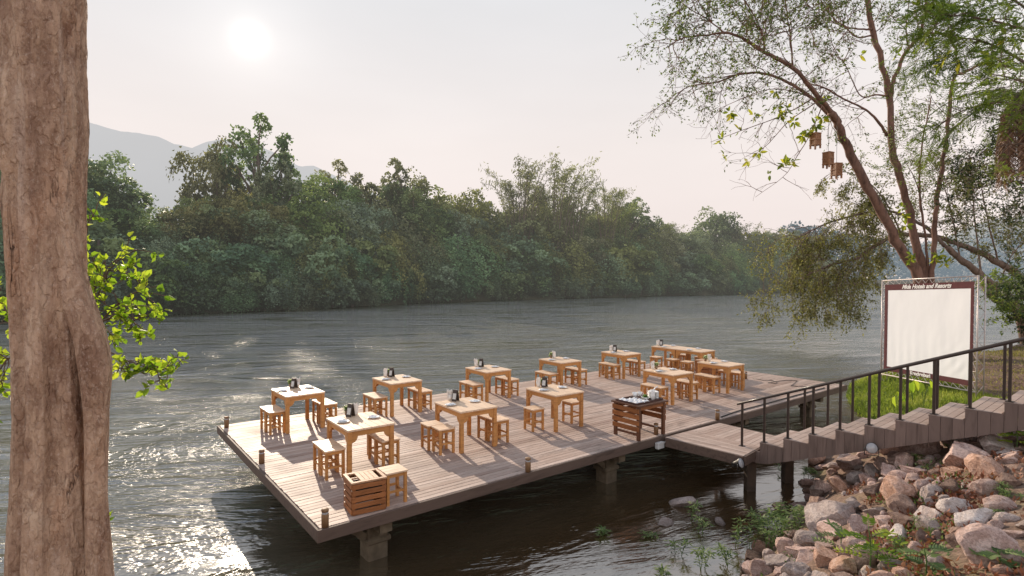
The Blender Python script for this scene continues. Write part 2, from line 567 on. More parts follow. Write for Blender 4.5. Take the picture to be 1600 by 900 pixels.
def mat_trunk():
    m = NT("flaking_trunk_bark")
    vo = m.coords('Object')
    a = m.noise(m.coords('Object', (1, 1, .32)), 4.2, 9, .68, .6)
    flake = m.noise(m.coords('Object', (1, 1, .55)), 13.0, 8, .72, .4)
    fine = m.noise(m.coords('Object', (1, 1, .7)), 60.0, 6, .75)
    streak = m.noise(m.coords('Object', (9, 9, .35)), 1.0, 6, .6, .3)
    patch = m.noise(m.coords('Object', (1, 1, .3)), 1.7, 4, .6, 1.2)
    crackn = m.noise(m.coords('Object', (5, 5, .55)), 1.4, 5, .6, .2)
    crack = m.ramp(m.math('ABSOLUTE', m.math('SUBTRACT', crackn, .5)), [(0.0, 1.0), (.006, 0.0)])
    crack = m.math('MULTIPLY', crack, m.ramp(patch, [(.54, 0.0), (.60, 1.0)]))
    c = m.ramp(a, [(.36, (.20, .105, .066)), (.46, (.41, .262, .175)), (.54, (.53, .355, .245)), (.64, (.60, .43, .31))])
    c = m.mix(m.ramp(streak, [(.38, .5), (.50, 0.0)]), c, (.23, .13, .09))
    c = m.mix(m.ramp(streak, [(.57, 0.0), (.68, .45)]), c, (.58, .45, .38))
    c = m.mix(m.ramp(patch, [(.52, 0.0), (.62, .55)]), c, (.46, .235, .13))
    c = m.mix(m.ramp(flake, [(.34, .6), (.44, 0.0)]), c, (.20, .11, .075))
    c = m.mix(m.ramp(flake, [(.57, 0.0), (.67, .4)]), c, (.58, .42, .32))
    c = m.mix(m.ramp(fine, [(.54, 0.0), (.64, .5)]), c, (.64, .50, .42))
    c = m.mix(m.ramp(fine, [(.35, .5), (.45, 0.0)]), c, (.19, .11, .08))
    vor = m.n('ShaderNodeTexVoronoi', feature='F1')
    vor.inputs['Scale'].default_value = 26.0
    wob = m.n('ShaderNodeMix', data_type='RGBA')
    wob.inputs[0].default_value = .12
    m.l(m.coords('Object', (1, 1, .45)), wob.inputs[6])
    nz = m.n('ShaderNodeTexNoise'); nz.inputs['Scale'].default_value = 18.0; nz.inputs['Detail'].default_value = 4
    m.l(m.coords('Object', (1, 1, .6)), nz.inputs['Vector']); m.l(nz.outputs['Color'], wob.inputs[7])
    m.l(wob.outputs[2], vor.inputs['Vector'])
    sepc = m.n('ShaderNodeSeparateColor'); m.l(vor.outputs['Color'], sepc.inputs[0])
    cell = sepc.outputs[0]
    edge = m.ramp(vor.outputs['Distance'], [(.45, 0.0), (.75, 1.0)])
    c = m.mix(m.math('MULTIPLY', m.ramp(cell, [(.5, 0.0), (.75, 1.0)]), .22), c, (.62, .42, .31))
    c = m.mix(m.math('MULTIPLY', m.ramp(cell, [(.12, 1.0), (.3, 0.0)]), .25), c, (.24, .13, .085))
    c = m.mix(m.math('MULTIPLY', edge, .16), c, (.19, .10, .068))
    c = m.mix(m.math('MULTIPLY', crack, .9), c, (.035, .018, .014))
    h = m.math('ADD', m.math('MULTIPLY', a, .6), m.math('MULTIPLY', flake, .6))
    h = m.math('ADD', h, m.math('MULTIPLY', fine, .25))
    h = m.math('ADD', h, m.math('MULTIPLY', streak, .35))
    h = m.math('ADD', h, m.math('MULTIPLY', cell, .14))
    h = m.math('SUBTRACT', h, m.math('MULTIPLY', edge, .25))
    h = m.math('SUBTRACT', h, m.math('MULTIPLY', crack, .6))
    return m.done(m.principled(c, .85, m.bump(h, .035, 1.0), spec=.2))


M['trunk'] = mat_trunk()


def mat_water():
    m = NT("river_water")
    rotv = m.n('ShaderNodeVectorRotate', rotation_type='Z_AXIS')
    rotv.inputs['Angle'].default_value = R(-14)
    m.l(m.pos((1, 1, 1)), rotv.inputs['Vector'])

    def sub(sx, sy):
        mp = m.n('ShaderNodeMapping')
        mp.inputs['Scale'].default_value = (sx, sy, 1)
        m.l(rotv.outputs[0], mp.inputs[0])
        return mp.outputs[0]
    big = m.noise(sub(.055, .15), 1.0, 6, .62, 2.6)
    swirl = m.noise(sub(.26, .62), 1.0, 4, .55, 1.6)
    mid = m.noise(sub(1.3, 2.6), 1.0, 4, .6, .6)
    fine = m.noise(sub(4.5, 8.0), 1.0, 5, .7, .4)
    rough_zone = m.ramp(big, [(.40, .30), (.50, .85), (.61, 1.75)])
    # quiet water on the landward side of the deck
    g = m.n('ShaderNodeNewGeometry')
    dt = m.n('ShaderNodeVectorMath', operation='DOT_PRODUCT')
    m.l(g.outputs['Position'], dt.inputs[0])
    dt.inputs[1].default_value = (-.6159, .7878, 0)
    calm = m.n('ShaderNodeMapRange')
    calm.inputs['From Min'].default_value = 6.0
    calm.inputs['From Max'].default_value = 12.0
    calm.inputs['To Min'].default_value = .10
    calm.inputs['To Max'].default_value = 1.0
    m.l(dt.outputs['Value'], calm.inputs['Value'])
    ds = m.n('ShaderNodeVectorMath', operation='DOT_PRODUCT')
    m.l(g.outputs['Position'], ds.inputs[0])
    ds.inputs[1].default_value = (.7878, .6159, 0)
    left = m.n('ShaderNodeMapRange')
    left.inputs['From Min'].default_value = 4.2
    left.inputs['From Max'].default_value = 2.2
    left.inputs['To Min'].default_value = 0.0
    left.inputs['To Max'].default_value = .6
    m.l(ds.outputs['Value'], left.inputs['Value'])
    streak = m.noise(sub(.10, .85), 1.0, 5, .65, .8)
    rough_zone = m.math('MULTIPLY', rough_zone, m.ramp(streak, [(.40, .65), (.52, 1.0), (.62, 1.5)]))
    amp = m.math('MULTIPLY', rough_zone, m.math('MAXIMUM', calm.outputs[0], left.outputs[0]))
    h = m.math('MULTIPLY', swirl, .17)
    h = m.math('ADD', h, m.math('MULTIPLY', mid, .066))
    h = m.math('ADD', h, m.math('MULTIPLY', fine, .030))
    h = m.math('MULTIPLY', h, amp)
    c = m.ramp(big, [(.35, (.135, .138, .105)), (.65, (.19, .19, .150))])
    c = m.mix(m.math('SUBTRACT', 1.1, m.math('MAXIMUM', calm.outputs[0], left.outputs[0]), True), c, (.060, .036, .016))
    p = m.n('ShaderNodeBsdfPrincipled')
    m.l(c, p.inputs['Base Color'])
    p.inputs['Roughness'].default_value = .085
    p.inputs['IOR'].default_value = 3.7
    m.l(m.bump(h, 1.0, 1.0), p.inputs['Normal'])
    return m.done(p.outputs[0])


M['water'] = mat_water()


def mat_ground():
    m = NT("bank_soil")
    v = m.coords('Object')
    a = m.noise(v, 1.1, 6, .6)
    b = m.noise(v, 16, 6, .7)
    c = m.ramp(a, [(.32, (.20, .14, .11)), (.5, (.32, .22, .17)), (.68, (.25, .21, .12))])
    c = m.mix(m.ramp(b, [(.4, .6), (.6, 0.0)]), c, (.06, .04, .03))
    return m.done(m.principled(c, .95, m.bump(b, .04, 1.0), spec=.15))


M['ground'] = mat_ground()


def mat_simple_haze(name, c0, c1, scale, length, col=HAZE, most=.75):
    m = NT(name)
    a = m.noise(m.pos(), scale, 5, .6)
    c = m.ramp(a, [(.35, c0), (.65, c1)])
    return m.done(painted_haze(m, m.principled(c, .95, spec=.1), length, col, most))


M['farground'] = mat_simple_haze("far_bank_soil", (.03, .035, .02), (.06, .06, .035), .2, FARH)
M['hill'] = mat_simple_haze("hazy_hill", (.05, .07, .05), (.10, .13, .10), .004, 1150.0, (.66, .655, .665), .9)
M['farwood'] = mat_leaf("distant_wood_leaf", (.03, .045, .035), (.055, .08, .06), (.09, .12, .09), .2, None, objvar=.05)


def mat_farwood():
    m = NT("distant_wood")
    t = m.tint()
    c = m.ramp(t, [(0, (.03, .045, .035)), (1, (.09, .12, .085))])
    return m.done(painted_haze(m, m.principled(c, .8, spec=.1), 700.0, (.36, .43, .50), .8))


M['farwood'] = mat_farwood()

# ------------------------------------------------------------------ world and sun
SUN_EL, SUN_AZ = 20.85, -24.96            # azimuth from +Y towards +X
sd = Vector((math.sin(R(SUN_AZ)) * math.cos(R(SUN_EL)), math.cos(R(SUN_AZ)) * math.cos(R(SUN_EL)), math.sin(R(SUN_EL))))


def make_world():
    w = bpy.data.worlds.new("World")
    scene.world = w
    w.use_nodes = True
    t = w.node_tree
    t.nodes.clear()
    N = t.nodes.new
    L = t.links.new
    out = N('ShaderNodeOutputWorld')
    sky = N('ShaderNodeTexSky')
    sky.sky_type = 'NISHITA'
    sky.sun_disc = False
    sky.sun_elevation = R(SUN_EL)
    sky.sun_rotation = R(SUN_AZ)
    sky.air_density = 1.2
    sky.dust_density = 2.0
    bg1 = N('ShaderNodeBackground')
    bg1.inputs[1].default_value = .05
    cap = N('ShaderNodeVectorMath'); cap.operation = 'MINIMUM'      # keep the aureole from burning out the haze
    cap.inputs[1].default_value = (2.6, 2.4, 2.3)
    L(sky.outputs[0], cap.inputs[0])
    L(cap.outputs[0], bg1.inputs[0])
    tc = N('ShaderNodeTexCoord')
    sep = N('ShaderNodeSeparateXYZ')
    L(tc.outputs['Generated'], sep.inputs[0])
    # thick warm haze: pale pink low down, cooler overhead
    gr = N('ShaderNodeValToRGB')
    for e, (p, c) in zip(gr.color_ramp.elements, ((0.0, (.835, .72, .685, 1)), (1.0, (.16, .19, .27, 1)))):
        e.position, e.color = p, c
    e = gr.color_ramp.elements.new(.22); e.color = (.83, .76, .735, 1)
    e = gr.color_ramp.elements.new(.46); e.color = (.72, .735, .765, 1)
    e = gr.color_ramp.elements.new(.72); e.color = (.40, .425, .48, 1)
    L(sep.outputs['Z'], gr.inputs[0])
    dt = N('ShaderNodeVectorMath'); dt.operation = 'DOT_PRODUCT'
    nrm = N('ShaderNodeVectorMath'); nrm.operation = 'NORMALIZE'
    L(tc.outputs['Generated'], nrm.inputs[0])
    L(nrm.outputs[0], dt.inputs[0])
    dt.inputs[1].default_value = sd

    def mth(op, a, b):
        nd = N('ShaderNodeMath'); nd.operation = op
        for i, x in enumerate((a, b)):
            if isinstance(x, (int, float)):
                nd.inputs[i].default_value = x
            else:
                L(x, nd.inputs[i])
        return nd.outputs[0]
    d0 = mth('MAXIMUM', dt.outputs['Value'], 0.0)
    glow = mth('MULTIPLY', mth('POWER', d0, 14.0), .03)
    halo = mth('MULTIPLY', mth('POWER', d0, 330.0), .11)
    disc = mth('MULTIPLY', mth('POWER', d0, 4200.0), .34)
    g = mth('ADD', mth('ADD', glow, halo), disc)
    # sky opposite the sun is brightened as added fill light, out of view
    away = N('ShaderNodeMapRange')
    away.inputs['From Min'].default_value = -1.0; away.inputs['From Max'].default_value = .6
    away.inputs['To Min'].default_value = 1.95; away.inputs['To Max'].default_value = .92
    L(dt.outputs['Value'], away.inputs['Value'])
    # faint cloud veil
    nz = N('ShaderNodeTexNoise'); nz.inputs['Scale'].default_value = 1.6; nz.inputs['Detail'].default_value = 4
    mp = N('ShaderNodeMapping'); mp.inputs['Scale'].default_value = (1, 1, 3.5)
    L(tc.outputs['Generated'], mp.inputs[0]); L(mp.outputs[0], nz.inputs['Vector'])
    veil = N('ShaderNodeMapRange')
    veil.inputs['From Min'].default_value = .3; veil.inputs['From Max'].default_value = .7
    veil.inputs['To Min'].default_value = .95; veil.inputs['To Max'].default_value = 1.05
    L(nz.outputs['Fac'], veil.inputs['Value'])
    k = mth('MULTIPLY', away.outputs[0], veil.outputs[0])
    bg2 = N('ShaderNodeBackground')
    L(gr.outputs[0], bg2.inputs[0]); L(k, bg2.inputs[1])
    bg3 = N('ShaderNodeBackground')
    bg3.inputs[0].default_value = (1.0, .95, .86, 1)
    L(g, bg3.inputs[1])
    a1 = N('ShaderNodeAddShader'); a2 = N('ShaderNodeAddShader')
    L(bg1.outputs[0], a1.inputs[0]); L(bg2.outputs[0], a1.inputs[1])
    L(a1.outputs[0], a2.inputs[0]); L(bg3.outputs[0], a2.inputs[1])
    L(a2.outputs[0], out.inputs[0])


make_world()
sl = bpy.data.lights.new("sun", 'SUN')
sl.energy = 5.0
sl.angle = R(0.6)
sl.color = (1.0, .84, .66)
so = bpy.data.objects.new("sun", sl)
COL.objects.link(so)
so.rotation_euler = sd.to_track_quat('Z', 'Y').to_euler()
scene.view_settings.view_transform = 'Standard'
scene.view_settings.look = 'None'
scene.view_settings.exposure = 0
scene.view_settings.gamma = 1
scene.render.engine = 'CYCLES'
scene.cycles.use_denoising = True
scene.cycles.sample_clamp_indirect = 6.0
scene.cycles.sample_clamp_direct = 30.0
scene.cycles.max_bounces = 6
scene.cycles.transparent_max_bounces = 4
scene.cycles.caustics_reflective = False
scene.cycles.caustics_refractive = False

# ------------------------------------------------------------------ terrain of our bank
# shoreline from behind the camera round to the far right: x, y, slope, greatest height
SHORE = [(-60, -20, .6, 2.2), (-9, 3.3, .6, 2.2), (-3.4, 4.5, .7, 2.3), (0, 5.3, .8, 2.6), (2.3, 6.65, .9, 2.7),
         (3.24, 7.54, .95, 2.7), (4.82, 9.35, .95, 2.7), (5.74, 10.55, .9, 2.4), (6.76, 12.3, .55, 2.4), (8.14, 13.5, .33, 2.6),
         (9.8, 15.0, .25, 2.6), (10.37, 16.6, .21, 2.4), (11.4, 18.8, .22, 2.0), (12.8, 20.9, .45, 1.5), (15.0, 22.8, .9, 1.4),
         (18.6, 23.6, 1.6, 1.3), (24.5, 27.8, 1.5, 1.5), (45, 44, 1.2, 2.0), (110, 92, .8, 3.0), (260, 190, .5, 4.0)]
_S = np.array(SHORE)
_A, _B = _S[:-1, :2], _S[1:, :2]


def ground_z_np(P):
    P = np.atleast_2d(np.asarray(P, float))
    ab = _B - _A
    out = np.full(len(P), 1e9)
    res = np.zeros(len(P))
    sgn = np.zeros(len(P))
    sl_ = np.zeros(len(P)); hm = np.zeros(len(P))
    for i in range(len(_A)):
        ap = P - _A[i]
        t = np.clip((ap @ ab[i]) / (ab[i] @ ab[i]), 0, 1)
        q = _A[i] + t[:, None] * ab[i]
        d = np.linalg.norm(P - q, axis=1)
        cr = ab[i][0] * (P[:, 1] - q[:, 1]) - ab[i][1] * (P[:, 0] - q[:, 0])
        m = d < out - 1e-9
        out = np.where(m, d, out)
        sgn = np.where(m, np.where(cr < 0, 1.0, -1.0), sgn)
        sl_ = np.where(m, _S[i, 2] + t * (_S[i + 1, 2] - _S[i, 2]), sl_)
        hm = np.where(m, _S[i, 3] + t * (_S[i + 1, 3] - _S[i, 3]), hm)
    d = out * sgn
    up = hm * (1 - np.exp(-sl_ * np.maximum(d, 0) / hm))
    dn = np.minimum(d, 0) * .55
    z = WATER + np.where(d > 0, up, np.maximum(dn, -2.5))
    return z, d


def gz(x, y):
    z, d = ground_z_np([(x, y)])
    return float(z[0])


def on_ground(u, v, lift=0.0):
    """where a sight line of the survey photograph meets the bank"""
    d = ray(u, v)
    last = None
    for k in range(2500):
        y = 2.0 + k * .02
        p = d * (y / d.y) + Vector((0, 0, CAMH))
        if p.z <= max(gz(p.x, p.y), WATER) + lift:
            return p
    return at(u, v, WATER)


def build_ground():
    # fine inner sheet and coarse outer sheet in one mesh (a warped grid)
    n = 230
    s = np.linspace(-1, 1, n)
    wx = 6 + 22 * s + 120 * s ** 5 * 1.6
    wy = 11 + 22 * s + 120 * s ** 5 * 1.6
    X, Y = np.meshgrid(wx, wy, indexing='ij')
    P = np.stack([X.ravel(), Y.ravel()], 1)
    z, d = ground_z_np(P)
    for i in range(len(P)):
        x, y = P[i]
        if d[i] > -3:
            z[i] += (mnoise.noise(Vector((x * .9, y * .9, 0))) * .10 + mnoise.noise(Vector((x * 2.6, y * 2.6, 3))) * .05) * min(1, max(.1, d[i] + .2))
    V = [(P[i, 0], P[i, 1], z[i]) for i in range(len(P))]
    F = []
    for i in range(n - 1):
        for j in range(n - 1):
            q = (i * n + j, (i + 1) * n + j, (i + 1) * n + j + 1, i * n + j + 1)
            if max(d[k] for k in q) > -2.2:
                F.append(q)
    me = bpy.data.meshes.new("riverbank_ground")
    me.from_pydata(V, [], F)
    me.polygons.foreach_set("use_smooth", [True] * len(F))
    o = link("riverbank_ground", me, M['ground'])
    tag(o, "sloping earth river bank under the rocks and the grass", "ground", kind='structure')
    return o


build_ground()

me = bpy.data.meshes.new("river_water")
me.from_pydata([(-5000, -60, WATER), (5000, -60, WATER), (5000, 6000, WATER), (-5000, 6000, WATER)], [], [(0, 1, 2, 3)])
tag(link("river_water", me, M['water']), "wide dark green river with rippled current and sun glitter", "river", kind='structure')

# ------------------------------------------------------------------ deck
DY = R(38.02)
DA = Vector((math.cos(DY), math.sin(DY), 0))
DB = Vector((-math.sin(DY), math.cos(DY), 0))
DF = Vector((-2.387, 6.945, 0))
DW, DL = 15.53, 6.09


def build_deck():
    root = empty("dining_deck", DF, DY)
    tag(root, "large weathered timber dining deck standing on posts over the river", "deck")
    mb = MB()
    nb = 58
    pitch = DL / nb
    rr = random.Random(3)
    for i in range(nb):
        y0 = i * pitch + .0065
        y1 = (i + 1) * pitch - .006
        x = 0.0
        cuts = sorted([rr.uniform(2.2, 13) for _ in range(rr.choice((2, 3, 3)))])
        cuts = [c for k, c in enumerate(cuts) if k == 0 or c - cuts[k - 1] > 1.2] + [DW]
        base = rr.uniform(.1, .9)
        for c in cuts:
            t = min(1, max(0, base + rr.uniform(-.35, .35)))
            dz = rr.uniform(-.003, .002)
            ov = rr.uniform(-.006, .006) if x == 0 else 0
            mb.box(x + ov + .002, c - .003, y0, y1, -.030 + dz, dz, tint=t)
            x = c
    mb.build("deck_boards", M['deck'], root)
    for nm, b in (("front", (-.045, DW + .045, -.045, -.004, -.165, -.006)), ("back", (-.045, DW + .045, DL + .004, DL + .045, -.165, -.006)),
                  ("l", (-.045, -.008, -.002, DL + .002, -.165, -.008)), ("r", (DW + .006, DW + .045, -.002, DL + .002, -.165, -.008))):
        MB().box(*b, bev=.006).build("fascia_board", M['fascia'], root)
    for t in np.linspace(.25, DL - .25, 7):
        MB().box(.05, DW - .05, t - .04, t + .04, -.175, -.034).build("joist", M['fascia'], root)
    for s in (.95, 5.8, 10.3, 14.3):
        MB().box(s - .09, s + .09, .12, DL - .12, -.36, -.178).build("cross_beam", M['post'], root)
        for t in (.52, 5.3):
            p = MB()
            p.box(s - .15, s + .15, t - .15, t + .15, -1.9, -.363, bev=.02)
            p.box(s - .19, s + .19, t - .18, t + .18, -.60, -.52, bev=.02)
            p.prism([(s - .15, -.56), (s - .15, -.44), (s - .50, -.178), (s - .64, -.178)], 'y', t - .10, t + .10)
            p.build("pier", M['post'], root)
    return root


build_deck()


def dk(s, t, z=0.0):
    return DF + DA * s + DB * t + Vector((0, 0, z))


# ------------------------------------------------------------------ tables and stools
TW, TL_, TH = .80, .99, .75          # across x, along y


def make_table():
    root = empty("dining_table")
    mb = MB()
    n = 6
    for i in range(n):
        x0 = -TW / 2 + i * TW / n
        mb.box(x0 + .0015, x0 + TW / n - .0015, -TL_ / 2, TL_ / 2, TH - .03, TH, tint=.2 + .6 * ((i * 37) % 10) / 10, bev=.003)
    mb.build("tabletop", M['teak_top_sunlit'], root)
    lx, ly, h = TW / 2 - .045, TL_ / 2 - .045, .034
    for sx in (-1, 1):
        for sy in (-1, 1):
            MB().box(sx * lx - h, sx * lx + h, sy * ly - h, sy * ly + h, 0, TH - .031, bev=.004).build("leg", M['teak'], root)

    def apron(half):
        a = half - h - .001
        top, bot = TH - .032, TH - .115
        pts = [(-a, top), (a, top), (a, bot - .105)]
        for k in range(9):
            th = math.pi / 2 * k / 8
            pts.append((a - .012 - .085 * math.sin(th) ** 1.1, bot - .105 * math.cos(th) ** 1.1 * .92))
        for k in range(8, -1, -1):
            th = math.pi / 2 * k / 8
            pts.append((-a + .012 + .085 * math.sin(th) ** 1.1, bot - .105 * math.cos(th) ** 1.1 * .92))
        pts.append((-a, bot - .105))
        return pts
    for sy in (-1, 1):
        MB().prism(apron(lx), 'y', sy * (ly + .010) - .012, sy * (ly + .010) + .012).build("apron", M['teak'], root)
    for sx in (-1, 1):
        MB().prism(apron(ly), 'x', sx * (lx + .010) - .012, sx * (lx + .010) + .012).build("apron", M['teak'], root)
    return root


SS, SH = .325, .455


def make_stool():
    root = empty("stool")
    mb = MB()
    for i in range(3):
        x0 = -SS / 2 + i * SS / 3
        mb.box(x0 + .001, x0 + SS / 3 - .001, -SS / 2, SS / 2, SH - .024, SH, tint=.3 + .25 * i, bev=.003)
    mb.build("seat", M['teak_top_sunlit'], root)
    l, h = SS / 2 - .032, .021
    for sx in (-1, 1):
        for sy in (-1, 1):
            MB().box(sx * l - h, sx * l + h, sy * l - h, sy * l + h, 0, SH - .025, bev=.003).build("leg", M['teak'], root)
    a = MB()
    for s in (-1, 1):
        a.box(-l + h, l - h, s * l - .010, s * l + .010, SH - .075, SH - .026)
        a.box(s * l - .010, s * l + .010, -l + h, l - h, SH - .075, SH - .026)
    a.build("apron", M['teak'], root)
    for s in (-1, 1):
        MB().box(-l + h, l - h, s * l - .010, s * l + .010, .125, .158).build("stretcher", M['teak'], root)
        MB().box(s * l - .010, s * l + .010, -l + h, l - h, .165, .198).build("stretcher", M['teak'], root)
    return root


TABLES = {'A': (-4.497, 11.748, 39.419), 'B': (-2.525, 9.296, 37.167), 'C': (-0.868, 10.532, 35.867), 'D': (0.915, 11.927, 36.958),
          'E': (-2.689, 13.112, 38.636), 'F': (-0.619, 14.678, 37.865), 'G': (1.407, 16.267, 37.463), 'H': (3.496, 17.915, 36.341),
          'I': (4.015, 14.379, 34.545), 'J': (5.898, 15.788, 36.561), 'K': (5.500, 19.455, 38.5), 'L': (6.19, 18.74, 38.5)}
TABLES['L'] = (5.5 + .806 * math.cos(R(38.5)) + .02, 19.455 + .806 * math.sin(R(38.5)) - .9, 38.5)
_a = R(38.5)
TABLES['L'] = (5.500 + 1.0 * math.sin(_a), 19.455 - 1.0 * math.cos(_a), 38.5)
TD = {'A': "the table nearest the deck's far left corner", 'B': "the table beside the slatted crate",
      'C': "the middle table of the front row", 'D': "the table left of the serving stand",
      'E': "the second table along the river edge", 'F': "the third table along the river edge",
      'G': "the fourth table along the river edge", 'H': "the fifth table along the river edge",
      'I': "the table right behind the serving stand", 'J': "the table nearest the screen",
      'K': "the farthest table, left of a joined pair", 'L': "the right table of the joined pair"}
TLAB = {'A': "square teak table nearest the deck's far left corner", 'B': "teak table in front, between the slatted crate and the river corner",
        'C': "teak table in the middle of the front row, four stools", 'D': "teak table with just two stools, left of the serving stand",
        'E': "teak table second along the river edge from the left corner", 'F': "teak table third along the river edge from the left corner",
        'G': "teak table fourth along the river edge from the left corner", 'H': "teak table fifth along the river edge, before the joined pair",
        'I': "teak table standing right behind the serving stand with plates", 'J': "teak table nearest the projection screen, in front of the slatted box",
        'K': "farthest teak table, left half of the joined pair, with menu stand", 'L': "right half of the joined teak table pair, without menu stand"}


def tloc(k, x, y, z=0.0):
    cx, cy, a = TABLES[k]
    a = R(a)
    return Vector((cx + x * math.cos(a) - y * math.sin(a), cy + x * math.sin(a) + y * math.cos(a), z))


table0 = make_table()
stool0 = make_stool()
used_t = used_s = False
# stools of each table: local x, y, extra turn, words
PAIR = [(-.575, -.225, "left side, nearer stool"), (-.575, .115, "left side, farther stool"),
        (.56, -.245, "right side, nearer stool"), (.56, .10, "right side, farther stool")]
STOOLS = {k: PAIR for k in 'ACEFGHIJ'}
STOOLS['A'] = [(-.53, -.235, PAIR[0][2]), (-.53, .10, PAIR[1][2]), (.545, -.255, PAIR[2][2]), (.545, .09, PAIR[3][2])]
STOOLS['B'] = [(-.545, -.235, PAIR[0][2]), (-.545, .11, PAIR[1][2]), (.38, -.255, PAIR[2][2]), (.385, .09, PAIR[3][2]),
               (-.215, -1.70, None)]
STOOLS['C'] = [(-.59, -.20, PAIR[0][2]), (-.63, .15, PAIR[1][2]), (.57, -.26, PAIR[2][2]), (.555, .08, PAIR[3][2])]
STOOLS['D'] = [(-.59, -.03, "only stool on the left side"), (.49, -.02, "only stool on the right side")]
STOOLS['J'] = [(-.57, -.125, PAIR[0][2]), (-.55, .215, PAIR[1][2]), (.59, -.15, PAIR[2][2]), (.59, .21, PAIR[3][2])]
STOOLS['K'] = [(-.66, .08, "only stool on the left side"), (.56, -.2, PAIR[2][2]), (.56, .16, PAIR[3][2])]
STOOLS['L'] = [(-.66, .42, PAIR[1][2]), (-.74, -.20, PAIR[0][2]), (.56, -.22, PAIR[2][2]), (.56, .14, PAIR[3][2])]
SIDE = {'A': 'far left corner table', 'B': 'table beside the slatted crate', 'C': 'middle table of the front row', 'D': 'table left of the serving stand',
        'E': 'second table along the river edge', 'F': 'third table along the river edge', 'G': 'fourth table along the river edge',
        'H': 'fifth table along the river edge', 'I': 'table behind the serving stand', 'J': 'table nearest the screen',
        'K': 'left table of the joined pair', 'L': 'right table of the joined pair'}
jr = random.Random(5)
for k, (x, y, a) in TABLES.items():
    t = copy_tree(table0) if used_t else table0
    used_t = True
    t.location = (x, y, .001)
    t.rotation_euler = (0, 0, R(a))
    tag(t, TLAB[k], "table", "teak dining tables on the deck")
    for sx, sy, wds in STOOLS[k]:
        s = copy_tree(stool0) if used_s else stool0
        used_s = True
        s.location = tloc(k, sx + jr.uniform(-.006, .006), sy + jr.uniform(-.004, .004), .001)
        s.rotation_euler = (0, 0, R(a + jr.choice((0, 90, 180, 270)) + jr.uniform(-1.2, 1.2)))
        lab = "lone teak stool standing right behind the slatted crate" if wds is None else f"teak stool, {SIDE[k]}, {wds}"
        tag(s, lab, "stool", "small teak stools on the deck")


# table settings -----------------------------------------------------------
def make_plate():
    mb = MB().lathe([(.0, .004), (.055, .004), (.062, .002), (.085, .012), (.108, .018), (.110, .021), (.086, .017), (.060, .009), (0, .009)], 28)
    return mb.build("plate", M['china'])


def make_napkin():
    mb = MB()
    # a loosely folded cloth: low creased mound
    n = 9
    vs, fs = [], []
    for i in range(n):
        for j in range(n):
            x, y = -.075 + .15 * i / (n - 1), -.05 + .10 * j / (n - 1)
            e = min(1, 3.2 * min(i, n - 1 - i, j, n - 1 - j) / (n - 1))
            z = .012 + e * (.020 + .012 * math.sin(x * 70 + y * 40) + .014 * mnoise.noise(Vector((x * 30, y * 30, 1))))
            vs.append((x + .01 * math.sin(y * 50), y + .008 * math.sin(x * 60), z))
    for i in range(n - 1):
        for j in range(n - 1):
            fs.append((i * n + j, (i + 1) * n + j, (i + 1) * n + j + 1, i * n + j + 1))
    mb.add(vs, fs, smooth=True)
    mb.box(-.06, .06, -.035, .035, .011, .020)
    return mb.build("folded_napkin", M['linen'])


def make_menu():
    root = empty("menu_stand")
    # an A-shaped dark board with a pale card on each face
    prof = [(-.062, 0), (-.050, 0), (0, .185), (.050, 0), (.062, 0), (.012, .215), (-.012, .215)]
    MB().prism(prof, 'x', -.052, .052).build("board", M['menu'], root)
    for s in (-1, 1):
        n = Vector((0, s * .9725, .233))
        c = Vector((0, s * .0405, .095)) + n * .0012
        ux = Vector((1, 0, 0)); uz = Vector((0, -s * .233, .9725))
        mb = MB()
        vs = [c + ux * a + uz * b for a, b in ((-.036, -.055), (.036, -.055), (.036, .055), (-.036, .055))]
        vs2 = [p + n * .002 for p in vs]
        mb.add(vs + vs2, [(0, 1, 2, 3), (4, 5, 6, 7), (0, 1, 5, 4), (1, 2, 6, 5), (2, 3, 7, 6), (3, 0, 4, 7)])
        mb.build("card", M['card'], root)
    return root


def make_napkin_cup():
    root = empty("napkin_cup")
    MB().lathe([(0, 0), (.040, 0), (.048, .11), (.044, .11), (.037, .006), (0, .006)], 16).build("cup", M['paper'], root)
    mb = MB()
    for k in range(7):
        a = k * .9
        r = .012 + .014 * (k % 3)
        c = Vector((r * math.cos(a), r * math.sin(a), 0))
        d = Vector((math.cos(a), math.sin(a), 0))
        s = Vector((-d.y, d.x, 0))
        h = .19 + .035 * ((k * 7) % 5) / 5
        w = .034
        vs = [c - s * w * .5 + Vector((0, 0, .02)), c + s * w * .5 + Vector((0, 0, .02)),
              c + s * w + d * .012 + Vector((0, 0, h * .8)), c + d * .02 + Vector((0, 0, h)), c - s * w + d * .012 + Vector((0, 0, h * .8))]
        mb.add(vs + [p + d * .004 for p in vs], [(0, 1, 2, 3, 4), (9, 8, 7, 6, 5), (0, 1, 6, 5), (1, 2, 7, 6), (2, 3, 8, 7), (3, 4, 9, 8), (4, 0, 5, 9)])
    mb.build("napkins", M['paper'], root)
    return root


def make_posy():
    root = empty("flower_pot")
    MB().lathe([(0, 0), (.030, 0), (.040, .085), (.036, .085), (.030, .07), (0, .07)], 14).build("pot", M['pot'], root)
    lv = Leaves()
    n = 120
    D = unit(RNG.normal(size=(n, 3)) + np.array([0, 0, .7]))
    P = np.array([0, 0, .09]) + D * RNG.uniform(.0, .055, (n, 1))
    lv.add(P, D, RNG.uniform(.025, .05, n), .018, RNG.uniform(.0, .6, n))
    n = 50
    D = unit(RNG.normal(size=(n, 3)) + np.array([0, 0, 1.0]))
    lv.add(np.array([0, 0, .10]) + D * .06, RNG.normal(size=(n, 3)), .026, .022, RNG.uniform(.85, 1, n))
    link("flowers", lv.mesh("flowers"), M['bud'], root)
    return root


